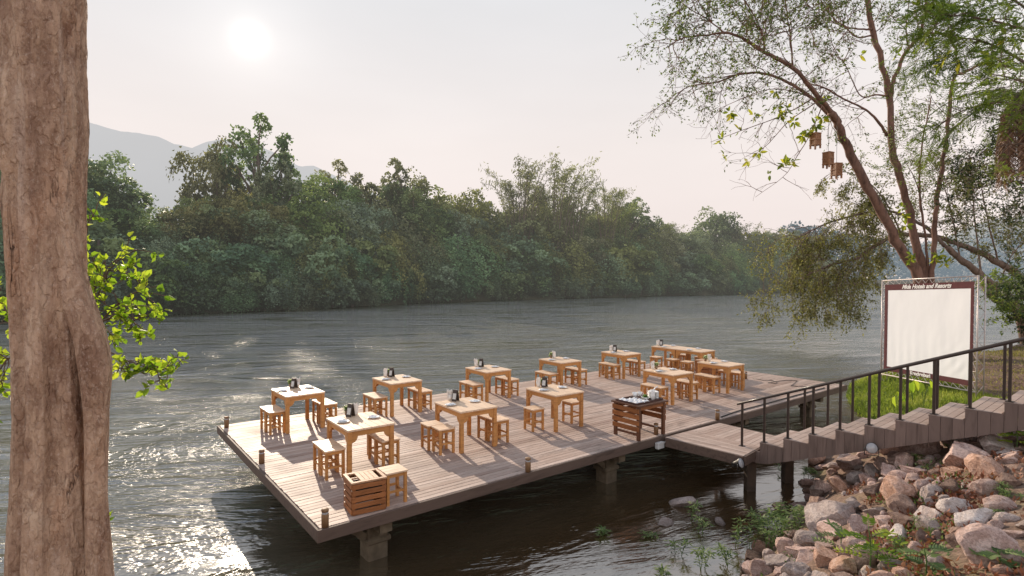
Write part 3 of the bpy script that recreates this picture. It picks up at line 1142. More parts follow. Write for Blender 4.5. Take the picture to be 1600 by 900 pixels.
proto = {'plate': make_plate(), 'nap': make_napkin(), 'menu': make_menu(), 'cup': make_napkin_cup(), 'posy': make_posy()}
first = dict.fromkeys(proto, True)


def put(kind, loc, rz, label, cat, group):
    o = proto[kind] if first[kind] else copy_tree(proto[kind])
    first[kind] = False
    o.location = loc
    o.rotation_euler = (0, 0, rz)
    return tag(o, label, cat, group)


CENTRE = {'A': [('posy', .00, .44), ('menu', .02, .29), ('cup', .11, .36)], 'B': [('posy', -.04, .48), ('menu', -.02, .36), ('cup', .09, .42)],
          'C': [('cup', -.07, .46), ('menu', -.02, .34), ('posy', .04, .45)], 'D': [('cup', -.07, .46), ('menu', .01, .34), ('posy', .05, .46)],
          'E': [('cup', -.08, .44), ('menu', .03, .34), ('posy', .02, .47)], 'F': [('cup', -.08, .44), ('menu', .0, .32), ('posy', .05, .46)],
          'G': [('posy', .04, .44), ('cup', .09, .36)], 'H': [('cup', -.08, .36), ('menu', .0, .26)], 'I': [('cup', -.10, .42), ('posy', .02, .40)],
          'J': [('posy', -.08, .44), ('cup', .04, .40)], 'K': [('cup', -.10, .44), ('menu', -.01, .36)], 'L': []}
TZ = TH + .002
for k in TABLES:
    a = R(TABLES[k][2])
    for kind, x, y in CENTRE[k]:
        lab, cat, grp = {'posy': ("little pot of white flowers", "flower pot", "flower pots on the tables"),
                         'menu': ("dark A-shaped menu stand", "menu stand", "menu stands on the tables"),
                         'cup': ("cream cup of upright paper napkins", "napkin cup", "napkin cups on the tables")}[kind]
        put(kind, tloc(k, x, y, TZ), a + R(-62 if kind == 'menu' else jr.uniform(0, 360)), f"{lab} on the {SIDE[k]}", cat, grp)
    for sx, nm in ((-1, 'left'), (1, 'right')):
        x, y = (-.27, .07) if sx < 0 else (.26, .05)
        put('plate', tloc(k, x + jr.uniform(-.02, .02), y + jr.uniform(-.03, .03), TZ), 0,
            f"white plate on the {nm} of the {SIDE[k]}", "plate", "white plates set on the tables")
        put('nap', tloc(k, x + jr.uniform(-.01, .02), y + jr.uniform(-.01, .03), TZ + .004), jr.uniform(0, 6),
            f"folded white napkin on the {nm} plate of the {SIDE[k]}", "napkin", "folded napkins on the plates")


# slatted crates -----------------------------------------------------------
def make_crate(w, d, h, slats, label, loc, rz, top=True):
    root = empty("slatted_crate", loc, rz)
    tag(root, label, "crate", "slatted wooden crates")
    sh = h / slats
    for i in range(slats):
        z0, z1 = i * sh + .011, (i + 1) * sh - .009
        j = ((i * 13) % 7) / 7
        MB().box(-w / 2 - .01 * j, w / 2 + .008 * (1 - j), -d / 2 - .018, -d / 2, z0, z1, tint=j, bev=.003).build("slat", M['crate'], root)
        MB().box(-w / 2 - .004, w / 2 + .004, d / 2, d / 2 + .018, z0, z1, tint=j, bev=.003).build("slat", M['crate'], root)
        MB().box(-w / 2 - .018, -w / 2, -d / 2 + .002, d / 2 - .002, z0, z1, tint=1 - j, bev=.003).build("slat", M['crate'], root)
        MB().box(w / 2, w / 2 + .018, -d / 2 + .002, d / 2 - .002, z0, z1, tint=1 - j, bev=.003).build("slat", M['crate'], root)
    for sx in (-1, 1):
        for sy in (-1, 1):
            MB().box(sx * (w / 2 - .022) - .02, sx * (w / 2 - .022) + .02, sy * (d / 2 - .022) - .02, sy * (d / 2 - .022) + .02, 0, h - .005).build("corner_post", M['crate'], root)
    z0, z1 = h + .001, h + .024
    if top:
        mb = MB()
        W, Dd = w / 2 + .022, d / 2 + .022
        # rim boards, a boarded middle and open slots at either end
        mb.box(-W, W, -Dd, -Dd + .05, z0, z1, tint=.5, bev=.002)
        mb.box(-W, W, Dd - .05, Dd, z0, z1, tint=.6, bev=.002)
        mb.box(-W, -W + .045, -Dd + .052, Dd - .052, z0, z1, tint=.4, bev=.002)
        mb.box(W - .045, W, -Dd + .052, Dd - .052, z0, z1, tint=.5, bev=.002)
        for i in range(4):
            x0 = -.10 + i * .062
            mb.box(x0, x0 + .059, -Dd + .052, Dd - .052, z0, z1, tint=.3 + .15 * i, bev=.002)
        mb.box(-W + .047, -.102, -.012, .012, z0, z1 - .004, tint=.4)
        mb.build("lid", M['crate_top'], root)
        MB().box(-w / 2 + .003, w / 2 - .003, -d / 2 + .003, d / 2 - .003, h - .10, h - .08).build("slot_shade_sheet", M['hole'], root)  # added dark sheet, painted as the shade seen through the lid's slots
    else:
        MB().box(-w / 2 - .025, w / 2 + .025, -d / 2 - .025, d / 2 + .025, z0, z1, bev=.003).build("lid", M['crate_top'], root)
    return root


cF = at(551, 807, 0); cR = at(605, 795, 0); cL = at(537, 790, 0)
ax = (cR - cF); ax.z = 0
rz = math.atan2(ax.y, ax.x)
cw, cdp = .44, .37
ctr = cF + Vector((math.cos(rz), math.sin(rz), 0)) * cw / 2 + Vector((-math.sin(rz), math.cos(rz), 0)) * cdp / 2
make_crate(cw, cdp, .42, 5, "slatted wooden crate with open slots in its lid at the deck's near corner", (ctr.x, ctr.y, .001), rz)
c2 = at(1111, 596, 0)
make_crate(.62, .45, .60, 5, "tall slatted wooden box standing behind the table nearest the screen", (c2.x, c2.y + .25, .001), R(38), top=False)


# serving stand ------------------------------------------------------------
def make_stand():
    fl, f, r = at(952, 680), at(998, 690), at(1037, 678)
    w, d = .82, .64
    x = (r - f); rz = R(38)
    c = f + Vector((math.cos(rz), math.sin(rz), 0)) * w / 2 + Vector((-math.sin(rz), math.cos(rz), 0)) * d / 2
    root = empty("serving_stand", (c.x, c.y, .001), rz)
    tag(root, "dark slatted wooden serving stand holding trays and plates at the deck's edge", "serving stand")
    h = .655
    for sx in (-1, 1):
        for sy in (-1, 1):
            MB().box(sx * (w / 2 - .03) - .03, sx * (w / 2 - .03) + .03, sy * (d / 2 - .03) - .03, sy * (d / 2 - .03) + .03, 0, h, bev=.003).build("post", M['stand_dark'], root)
    for i in range(4):
        z1 = h - .035 - i * .118
        z0 = z1 - .088
        j = ((i * 3) % 4) / 4
        MB().box(-w / 2 - .022, -w / 2 - .001, -d / 2 - .012, d / 2 + .012, z0, z1, tint=j, bev=.004).build("slat", M['stand'], root)
        if i < 3:
            MB().box(-w / 2 - .02, w / 2 + .02, d / 2 + .001, d / 2 + .021, z0, z1, tint=1 - j, bev=.004).build("slat", M['stand'], root)
            MB().box(w / 2 + .001, w / 2 + .021, -d / 2 + .0, d / 2 - .0, z0 - .004 * i, z1, tint=.5, bev=.004).build("slat", M['stand'], root)
    for sx in (-1, 1):
        MB().box(sx * (w / 2 - .03) - .02, sx * (w / 2 - .03) + .02, -d / 2 + .062, d / 2 - .062, .09, .13).build("rail", M['stand_dark'], root)
    MB().box(-w / 2 - .045, w / 2 + .045, -d / 2 - .04, d / 2 + .03, h + .001, h + .035, bev=.004).build("top", M['stand_dark'], root)
    MB().box(-w / 2 + .061, w / 2 - .061, -d / 2 + .01, -d / 2 + .03, h - .075, h - .001).build("rail", M['stand'], root)
    return root, c, rz, h + .037


stand, stc, strz, stz = make_stand()


def stp(x, y, z=0.0):
    return Vector((stc.x + x * math.cos(strz) - y * math.sin(strz), stc.y + x * math.sin(strz) + y * math.cos(strz), stz + .001 + z))


def make_tray(w, d, x, y, label):
    root = empty("tray", stp(x, y), strz)
    tag(root, label, "tray", "dark trays on the serving stand")
    MB().box(-w / 2, w / 2, -d / 2, d / 2, 0, .008).build("base", M['tray'], root)
    mb = MB()
    mb.box(-w / 2, w / 2, -d / 2 - .012, -d / 2, 0, .03).box(-w / 2, w / 2, d / 2, d / 2 + .012, 0, .03)
    mb.box(-w / 2 - .012, -w / 2, -d / 2 - .012, d / 2 + .012, 0, .032).box(w / 2, w / 2 + .012, -d / 2 - .012, d / 2 + .012, 0, .032)
    mb.build("rim", M['tray'], root)
    return root


make_tray(.40, .50, -.21, .0, "dark tray of wrapped napkins on the left of the serving stand")
make_tray(.38, .50, .21, .0, "dark tray of plates and cups on the right of the serving stand")
sr = random.Random(9)
for i in range(10):
    put('nap', stp(-.33 + .12 * (i % 3) + sr.uniform(-.02, .02), -.19 + .12 * (i // 3) + sr.uniform(-.01, .01), .010 + .001 * i), sr.uniform(0, 6),
        "crumpled white napkin in the left tray of the serving stand", "napkin", "napkins in the serving tray")
for i in range(9):
    put('plate', stp(.30, -.10, .010 + .0155 * i), sr.uniform(0, 6),
        "topmost white plate of the stack on the serving stand" if i == 8 else "white plate stacked on the right end of the serving stand", "plate", "plates stacked on the serving stand")


def make_cup(label, loc, r=.04, h=.085):
    root = empty("cup", loc)
    tag(root, label, "cup", "white cups on the serving stand")
    MB().lathe([(0, 0), (r * .6, 0), (r, h), (r * .92, h), (r * .55, .008), (0, .008)], 18).build("body", M['china'], root)
    MB().tube([(r * .85, 0, h * .8), (r * 1.5, 0, h * .75), (r * 1.55, 0, h * .4), (r * .72, 0, h * .3)], .006, 6).build("handle", M['china'], root)
    return root


make_cup("white cup at the back of the right tray, left of the salad bowl", stp(.08, .19, .009), .055, .10)
make_cup("white cup behind the plate stack on the serving stand", stp(.24, .19, .009), .05, .09)
bowl = empty("salad_bowl", stp(.11, -.06, .009))
tag(bowl, "white bowl of green leaves in the middle of the serving stand", "bowl")
MB().lathe([(0, 0), (.045, 0), (.09, .05), (.085, .05), (.042, .006), (0, .006)], 22).build("dish", M['china'], bowl)
lv = Leaves()
D = unit(RNG.normal(size=(90, 3)) + np.array([0, 0, .8]))
lv.add(np.array([0, 0, .04]) + D * RNG.uniform(0, .05, (90, 1)) * np.array([1, 1, .6]), D, .04, .03, RNG.uniform(0, .8, 90))
link("leaves", lv.mesh("leaves"), M['bud'], bowl)
pit = empty("white_pitcher", stp(.175, -.19, .009))
tag(pit, "tall narrow white pitcher in front of the plate stack", "pitcher")
MB().lathe([(0, 0), (.036, 0), (.042, .10), (.036, .17), (.040, .205), (.036, .205), (.031, .17), (.036, .10), (.030, .01), (0, .01)], 18).build("body", M['china'], pit)
MB().tube([(.0, 0, .2), (.05, .01, .24), (.10, .02, .27)], [.010, .012, .010], 6).build("spoon", M['china'], pit)

# bollards -----------------------------------------------------------------
bol = empty("bollard_light")
MB().lathe([(0, 0), (.045, 0), (.045, .165), (.043, .168)], 16).build("body", M['bollard'], bol)
MB().lathe([(.040, .166), (.040, .195)], 16).build("lens", M['glass'], bol)
MB().lathe([(0, .19), (.046, .193), (.046, .222), (.030, .232), (0, .232)], 16).build("cap", M['bollard'], bol)
for i, (u, v, w) in enumerate(((354, 668, "at the deck's far left corner"), (409, 724, "halfway along the deck's left edge"), (508, 823, "at the deck's near corner"),
                               (825, 737, "in the middle of the deck's front edge"), (1025, 679, "beside the foot of the serving stand"),
                               (1121, 656, "where the gangway meets the deck on its far side"), (1165, 592, "behind the right stools of the table nearest the screen"))):
    b = bol if i == 0 else copy_tree(bol)
    p = at(u, v)
    b.location = (p.x, p.y, .001)
    tag(b, f"short round wooden bollard light {w}", "bollard light", "bollard lights along the deck edge")

# cables on the deck ------------------------------------------------------
pts = [at(u, v, .012) for u, v in ((1128, 652.5), (1150, 644.5), (1158, 642), (1185, 635), (1215, 627), (1250, 617), (1290, 606.5))]
tag(MB().tube([p + Vector((0, .05, 0)) for p in pts], .014, 6).build("hose", M['black']), "black hose lying along the deck's front edge by the gangway", "hose")
pts = [at(u, v, .010) for u, v in ((1176, 591), (1192, 594), (1206, 594), (1215, 598), (1209, 599.5), (1200, 598), (1212, 596), (1228, 594), (1246, 595), (1236, 603), (1262, 604), (1288, 599))]
tag(MB().tube(pts, .008, 6).build("power_cable", M['black']), "thin black cable snaking over the empty right end of the deck", "cable")

# ------------------------------------------------------------------ gangway and stair
SA = R(-49.96)
SD = Vector((math.cos(SA), math.sin(SA), 0))
SN = Vector((-math.sin(SA), math.cos(SA), 0))
SP = Vector((4.321, 10.456, 0))
RUN, RISE, NST = .419, .165, 15


def sp(a, n, z=0.0):
    return SP + SD * a + SN * n + Vector((0, 0, z))


def board_strip(mb, q, nb, along, gap=.004, th=.03, z=0.0, rr=random.Random(2)):
    """boards filling the quad q = (p00, p10, p11, p01); boards run p00->p10 and are stacked towards p01"""
    p00, p10, p11, p01 = [Vector(p) for p in q]
    for i in range(nb):
        f0, f1 = i / nb, (i + 1) / nb
        a0, a1 = p00.lerp(p01, f0), p00.lerp(p01, f1)
        b0, b1 = p10.lerp(p11, f0), p10.lerp(p11, f1)
        g = (a1 - a0).normalized() * gap
        top = [a0 + g, b0 + g, b1 - g, a1 - g]
        dz = rr.uniform(-.002, .002)
        vs = [p + Vector((0, 0, z + dz)) for p in top] + [p + Vector((0, 0, z - th)) for p in top]
        mb.add(vs, [(0, 1, 2, 3), (7, 6, 5, 4), (0, 4, 5, 1), (1, 5, 6, 2), (2, 6, 7, 3), (3, 7, 4, 0)], tint=rr.uniform(.15, .95))


def build_stair():
    root = empty("gangway_stair", SP)
    tag(root, "brown timber gangway and stair climbing from the deck to the rocky bank", "stair")

    def rel(p):
        return Vector(p) - SP
    # landing, boards along the walking direction on the near half, across on the far half
    inn, farin = at(1036.5, 682, 0) + Vector((.02, -.05, 0)), at(1121, 660, 0) + Vector((.02, -.04, 0))
    near, faro = Vector((4.10, 9.86, 0)), Vector((5.30, 11.08, 0))
    mb = MB()
    m0 = inn.lerp(farin, .45); m1 = near.lerp(faro, .45)
    board_strip(mb, [rel(inn), rel(near), rel(m1), rel(m0)], 7, True)
    board_strip(mb, [rel(m0), rel(farin), rel(faro), rel(m1)], 14, False)
    mb.build("landing_boards", M['deck'], root)
    for p, q in ((inn, near), (farin, faro)):
        d = (q - p).normalized()
        n = Vector((d.y, -d.x, 0)) * (1 if p is inn else -1)
        mb = MB()
        a, b = rel(p) + d * .03, rel(q)
        pts = [a, b, b + n * .04, a + n * .04]
        mb.add([x + Vector((0, 0, -.004)) for x in pts] + [x + Vector((0, 0, -.17)) for x in pts],
               [(0, 1, 2, 3), (7, 6, 5, 4), (0, 4, 5, 1), (1, 5, 6, 2), (2, 6, 7, 3), (3, 7, 4, 0)])
        mb.build("landing_fascia", M['fascia'], root)
    d = (faro - near).normalized(); n = Vector((d.y, -d.x, 0))
    mb = MB()
    a, b = rel(near), rel(faro)
    pts = [a + n * .003, b + n * .003, b + n * .04, a + n * .04]
    mb.add([x + Vector((0, 0, -.006)) for x in pts] + [x + Vector((0, 0, -.17)) for x in pts],
           [(0, 1, 2, 3), (7, 6, 5, 4), (0, 4, 5, 1), (1, 5, 6, 2), (2, 6, 7, 3), (3, 7, 4, 0)])
    mb.build("landing_fascia", M['fascia'], root)
    n0, n1 = -.05, 1.20
    for k in range(1, NST):
        a0, a1, z = RUN * (k - .10), RUN * (k + .90), RISE * k
        mb = MB()
        board_strip(mb, [rel(sp(a0 - .02, n0)), rel(sp(a0 - .02, n1)), rel(sp(a1 - .025, n1)), rel(sp(a1 - .025, n0))], 4, True, z=z)
        mb.build("tread", M['deck'], root)
        mb = MB()
        vs = [rel(sp(a, n, zz)) for zz in (z - RISE - .001, z - .032) for a, n in ((a0, n0 + .03), (a0, n1 - .03), (a0 + .022, n1 - .03), (a0 + .022, n0 + .03))]
        mb.add(vs, [(0, 3, 2, 1), (4, 5, 6, 7), (0, 1, 5, 4), (1, 2, 6, 5), (2, 3, 7, 6), (3, 0, 4, 7)])
        mb.build("riser", M['stairside'], root)
    # saw-toothed side panels faced with upright boards
    for n, sgn in ((n0 - .028, -1), (n1 + .004, 1)):
        mb = MB()
        k = 0
        a = -.10 if sgn < 0 else .05
        end = RUN * (NST - .1)
        rr = random.Random(4)
        while a < end - .05:
            st = math.floor((a + .1 * RUN + 1e-4) / RUN)
            nxt = min(RUN * (st + 1 - .10), a + .140, end)
            if RUN * (st + .9) - nxt < .03:
                nxt = RUN * (st + .9)
            st = max(st, 0)
            top = RISE * st - .004
            b0, b1 = [RISE * x / RUN - .40 for x in (a, nxt)]
            b0, b1 = max(b0, -.22), max(b1, -.22)
            e = .0022
            th = .025
            o = rr.uniform(-.003, .003)
            P = [sp(a + e, n + o, b0), sp(nxt - e, n + o, b1), sp(nxt - e, n + o, top), sp(a + e, n + o, top)]
            Q = [p + SN * th for p in P]
            mb.add([rel(p) for p in P + Q], [(0, 1, 2, 3), (7, 6, 5, 4), (0, 4, 5, 1), (1, 5, 6, 2), (2, 6, 7, 3), (3, 7, 4, 0)], tint=rr.uniform(.1, .9))
            a = nxt
        mb.build("side_panel", M['stairside'], root)
        # top capping board following each step
    for a, n in ((.10, .12), (.36, 1.10)):
        p = rel(sp(a, n))
        MB().box(p.x - .085, p.x + .085, p.y - .085, p.y + .085, -2.0, -.23, bev=.006).build("support_post", M['steel'], root)
    p0, p1 = rel(sp(.10, -.0)), rel(sp(.36, 1.25))
    MB().tube([p0 + Vector((0, 0, -.21)), p1 + Vector((0, 0, -.21))], .035, 4).build("support_beam", M['steel'], root)
    RH = .808

    def railing(n, offs, k0, k1, lead):
        rail = None
        pts = []
        a_first = offs[0]
        z_at = lambda a: RISE * (a / RUN) + RH - (.0 if n < .5 else 0.02)
        a_s, a_e = a_first - lead, offs[-1] + .5
        for i in range(14):
            a = a_s + (a_e - a_s) * i / 13
            pts.append(rel(sp(a, n, z_at(a))))
        rail = MB().tube(pts, .023, 10).build("handrail", M['rail'], root)
        for a in offs:
            st = max(0, math.floor((a + .1 * RUN + .01) / RUN))
            b = rel(sp(a, n))
            z0, z1 = RISE * st - (.16 if n < 0.1 and st == 0 else 0.0), z_at(a) - .015
            h = .018
            Mx = Matrix.Translation(b) @ Matrix.Rotation(SA, 4, 'Z')
            MB().box(-h, h, -h, h, z0 + .001, z1, M=Mx, bev=.003).build("post", M['rail'], rail)
            MB().box(-.045, .045, -.045, .045, RISE * st + .001, RISE * st + .009, M=Mx).build("foot_plate", M['rail'], rail)
        return rail
    railing(.0, [RUN * k for k in range(0, NST)], 0, NST, .10)
    railing(1.13, [RUN * (1.56 + k * .985) for k in range(0, NST - 2)], 0, NST, .20)
    return root


build_stair()


def floodlight(label, loc, rz, tilt, hole=False, s=1.0):
    root = empty("floodlight", loc, rz)
    tag(root, label, "floodlight", "floodlights around the deck")
    Mx = Matrix.Rotation(tilt, 4, 'X') @ Matrix.Scale(s, 4)

    def lathe(prof, nm, mt):
        mb = MB().lathe(prof, 18)
        mb.v = [tuple(Mx @ Vector(p)) for p in mb.v]
        mb.build(nm, mt, root)
    lathe([(0, -.16), (.03, -.16), (.045, -.10), (.075, -.02), (.088, .0), (.088, .02)], "housing", M['black'])
    lathe([(.084, .006), (.080, .016), (0, .02)], "lens", M['glass'])
    mb = MB().tube([(-.10 * s, 0, 0), (-.10 * s, 0, -.12 * s), (.10 * s, 0, -.12 * s), (.10 * s, 0, 0)], .008, 6)
    mb.build("bracket", M['black'], root)
    return root


p = at(1161, 719, -.05)
floodlight("round floodlight fixed at the near end of the gangway landing", (4.02, 9.78, -.10), R(40), R(70))
p = on_ground(1362, 694)
FLP = sp(RUN * 5.25, -.20, .52)
floodlight("round floodlight on the rocks against the side of the stair", FLP, R(-20), R(75), s=.95)
jb = empty("junction_box", at(1027, 694, -.14))
tag(jb, "white box lamp hung under the deck edge beside the serving stand", "box lamp")
jb.rotation_euler = (0, 0, DY)
MB().box(-.10, .10, -.10, -.02, -.07, .055, bev=.008).build("housing", M['lampwhite'], jb)
MB().box(-.115, .115, -.112, -.101, .03, .065, bev=.003).build("visor", M['lampwhite'], jb)

# ------------------------------------------------------------------ projection screen
def build_screen():
    YL, YR = 19.6, 15.9
    TLc, TRc = dep(1379, 438.5, YL), dep(1529, 431, YR)
    BLc, BRc = dep(1379, 584, YL), dep(1514, 614, YR)
    BRc.x, BRc.y = TRc.x, TRc.y
    BLc.x, BLc.y = TLc.x, TLc.y
    zt = (TLc.z, TRc.z); zb = (BLc.z, dep(1514, 613, YR).z)
    ux = (TRc - TLc); W = math.hypot(ux.x, ux.y)
    rz = math.atan2(ux.y, ux.x)
    org = Vector((TLc.x, TLc.y, 0))
    root = empty("projection_screen", org, rz)
    tag(root, "large white projection screen with maroon border laced into a tube frame", "screen")

    def P(s, t, y=0.0):
        """s 0..1 along, t 0..1 upwards, in the screen's own axes"""
        z = (zb[0] + (zb[1] - zb[0]) * s) * (1 - t) + (zt[0] + (zt[1] - zt[0]) * s) * t
        return Vector((W * s, y, z))
    H = zt[0] - zb[0]
    for nm, a, b in (("top_tube", P(0, 1), P(1, 1)), ("bottom_tube", P(0, 0), P(1, 0))):
        MB().tube([a, b], .020, 8).build(nm, M['alu'], root)
    for s in (0, 1):
        g = org + Vector((ux.x, ux.y, 0)) * s
        a = P(s, 1)
        MB().tube([a + Vector((0, 0, .02)), Vector((a.x, 0, gz(g.x, g.y) - .15))], .022, 8).build("pole", M['alu'], root)
        MB().tube([a + Vector((0, .22, 0)), Vector((a.x, .22, gz(g.x, g.y) - .15))], .018, 8).build("pole", M['alu'], root)
        mb = MB()
        z = a.z
        i = 0
        while z > P(s, 0).z - .2:
            mb.tube([(a.x, 0 if i % 2 else .22, z), (a.x, .22 if i % 2 else 0, z - .26)], .008, 5)
            z -= .26; i += 1
        mb.build("pole_lacing", M['alu'], root)
    g = org + Vector((ux.x, ux.y, 0)) * .42
    MB().tube([P(.42, 0), Vector((W * .42, 0, gz(g.x, g.y) - .1))], .016, 6).build("foot", M['alu'], root)
    i0, i1, j0, j1 = .035, .965, .045, .955
    # lacing zigzag between tube and fabric
    for edge in range(4):
        mb = MB()
        n = 26 if edge < 2 else 22
        pts = []
        for i in range(n + 1):
            f = i / n
            if edge == 0:
                q = P(f, 1) if i % 2 == 0 else P(i0 + (i1 - i0) * f, j1)
            elif edge == 1:
                q = P(f, 0) if i % 2 == 0 else P(i0 + (i1 - i0) * f, j0)
            elif edge == 2:
                q = P(0, f) if i % 2 == 0 else P(i0, j0 + (j1 - j0) * f)
            else:
                q = P(1, f) if i % 2 == 0 else P(i1, j0 + (j1 - j0) * f)
            pts.append(q)
        for a, b in zip(pts, pts[1:]):
            mb.tube([a, b], .0085, 4, cap=False)
        mb.build("lacing", M['alu'], root)
    # maroon border: four strips round the white fabric
    si0, si1, sj0, sj1 = .072, .938, .092, .895

    def slab(nm, s0, s1, t0, t1, y0, y1, mt, seg=1):
        mb = MB()
        vs = [P(s, t, y) for y in (y0, y1) for s, t in ((s0, t0), (s1, t0), (s1, t1), (s0, t1))]
        mb.add(vs, [(0, 1, 2, 3), (7, 6, 5, 4), (0, 4, 5, 1), (1, 5, 6, 2), (2, 6, 7, 3), (3, 7, 4, 0)])
        mb.build(nm, mt, root)
    slab("border", i0, i1, sj1, j1, -.006, .006, M['maroon'])
    slab("border", i0, i1, j0, sj0, -.006, .006, M['maroon'])
    slab("border", i0, si0, sj0, sj1, -.006, .006, M['maroon'])
    slab("border", si1, i1, sj0, sj1, -.006, .006, M['maroon'])
    # white sheet with a few slack folds
    nx, nz = 50, 42
    vs, fs = [], []
    for i in range(nx + 1):
        for j in range(nz + 1):
            s, t = i / nx, j / nz
            e = min(1, 8 * min(s, 1 - s, t, 1 - t))
            w = .010 * mnoise.noise(Vector((s * 3, t * 2, 5))) + .014 * max(0, s - .6) * max(0, .5 - t) * 4 * math.sin((s * 1.0 - t * .8) * 46)
            w += .004 * math.sin(s * 60 + 3 * t) * (1 - t) ** 2
            vs.append(P(si0 + (si1 - si0) * s, sj0 + (sj1 - sj0) * t, e * w))
    for i in range(nx):
        for j in range(nz):
            a = i * (nz + 1) + j
            fs.append((a, a + nz + 1, a + nz + 2, a + 1))
    MB().add(vs, fs, smooth=True).build("white_sheet", M['screen'], root)

    def text(body, s, t, size, shear, bold):
        c = bpy.data.curves.new("lettering", 'FONT')
        c.body = body
        c.size = size
        c.shear = shear
        c.offset = bold
        c.align_x = 'CENTER'
        c.align_y = 'CENTER'
        c.extrude = .003
        o = bpy.data.objects.new("lettering_source", c)
        COL.objects.link(o)
        bpy.context.view_layer.update()
        me = bpy.data.meshes.new_from_object(o.evaluated_get(bpy.context.evaluated_depsgraph_get()))
        bpy.data.objects.remove(o)
        bpy.data.curves.remove(c)
        q = link("lettering", me, M['lettering'], root)
        p0 = P(s, t)
        tilt = math.atan2(P(1, t).z - P(0, t).z, W)
        q.matrix_local = Matrix.Translation((p0.x, -.012, p0.z)) @ Matrix.Rotation(-tilt, 4, 'Y') @ Matrix.Rotation(R(90), 4, 'X')
    text("Mida Hotels and Resorts", .50, .924, .19, .42, .006)
    text("Kanchanburi", .462, .068, .16, 0, .008)


build_screen()

# ------------------------------------------------------------------ rocks
def make_rock(seed, flat=1.0):
    rr = random.Random(seed)
    bm = bmesh.new()
    bmesh.ops.create_icosphere(bm, subdivisions=4, radius=1.0)
    planes = []
    for i in range(rr.randint(8, 11)):
        n = Vector((rr.gauss(0, 1), rr.gauss(0, 1), rr.gauss(0, .8))).normalized()
        planes.append((n, rr.uniform(.38, .74)))
    off = Vector((seed * 3.1, seed * 1.7, 0))
    for v in bm.verts:
        p = v.co.copy()
        for n, d in planes:
            k = p.dot(n)
            if k > d:
                p -= n * (k - d) * .97
        q = v.co * 1.6 + off
        p *= 1 + .09 * mnoise.noise(q) + .05 * mnoise.noise(q * 3.1) + .035 * mnoise.noise(q * 7.3)
        # strata ledges
        p += Vector((0, 0, .022 * math.sin(p.z * 13 + p.x * 3 + seed)))
        v.co = Vector((p.x, p.y, p.z * flat))
    me = bpy.data.meshes.new("rock")
    bm.to_mesh(me)
    bm.free()
    zs = [v.co for v in me.vertices]
    mx = max(max(abs(p.x), abs(p.y)) for p in zs)
    for v in me.vertices:
        v.co = v.co / mx
    me.polygons.foreach_set("use_smooth", [True] * len(me.polygons))
    me.set_sharp_from_angle(angle=R(20))
    return me


ROCKS = {k: [make_rock(i * 5 + j + 1, f) for j, f in enumerate((.95, .8, .7, .6, .85))] for i, k in enumerate(('rock_pink', 'rock_orange', 'rock_grey', 'rock_brown', 'rock_white'))}
for k, ms in ROCKS.items():
    for me in ms:
        me.materials.append(M[k])
PK, OR, GR, BR, WH = 'rock_pink', 'rock_orange', 'rock_grey', 'rock_brown', 'rock_white'
rkr = random.Random(21)
placed = []


def rock(x, y, z, r, kind, label, group, sq=None, rz=None):
    o = bpy.data.objects.new("boulder" if r > .17 else "stone", rkr.choice(ROCKS[kind]))
    COL.objects.link(o)
    o.location = (x, y, z)
    o.rotation_euler = (rkr.uniform(-.35, .35), rkr.uniform(-.35, .35), rkr.uniform(0, 6.3) if rz is None else rz)
    a = sq or rkr.uniform(.75, 1.0)
    o.scale = (r, r * rkr.uniform(.72, .95), r * a)
    tag(o, label, "boulder" if r > .17 else "stone", group)
    placed.append((x, y, r))
    return o


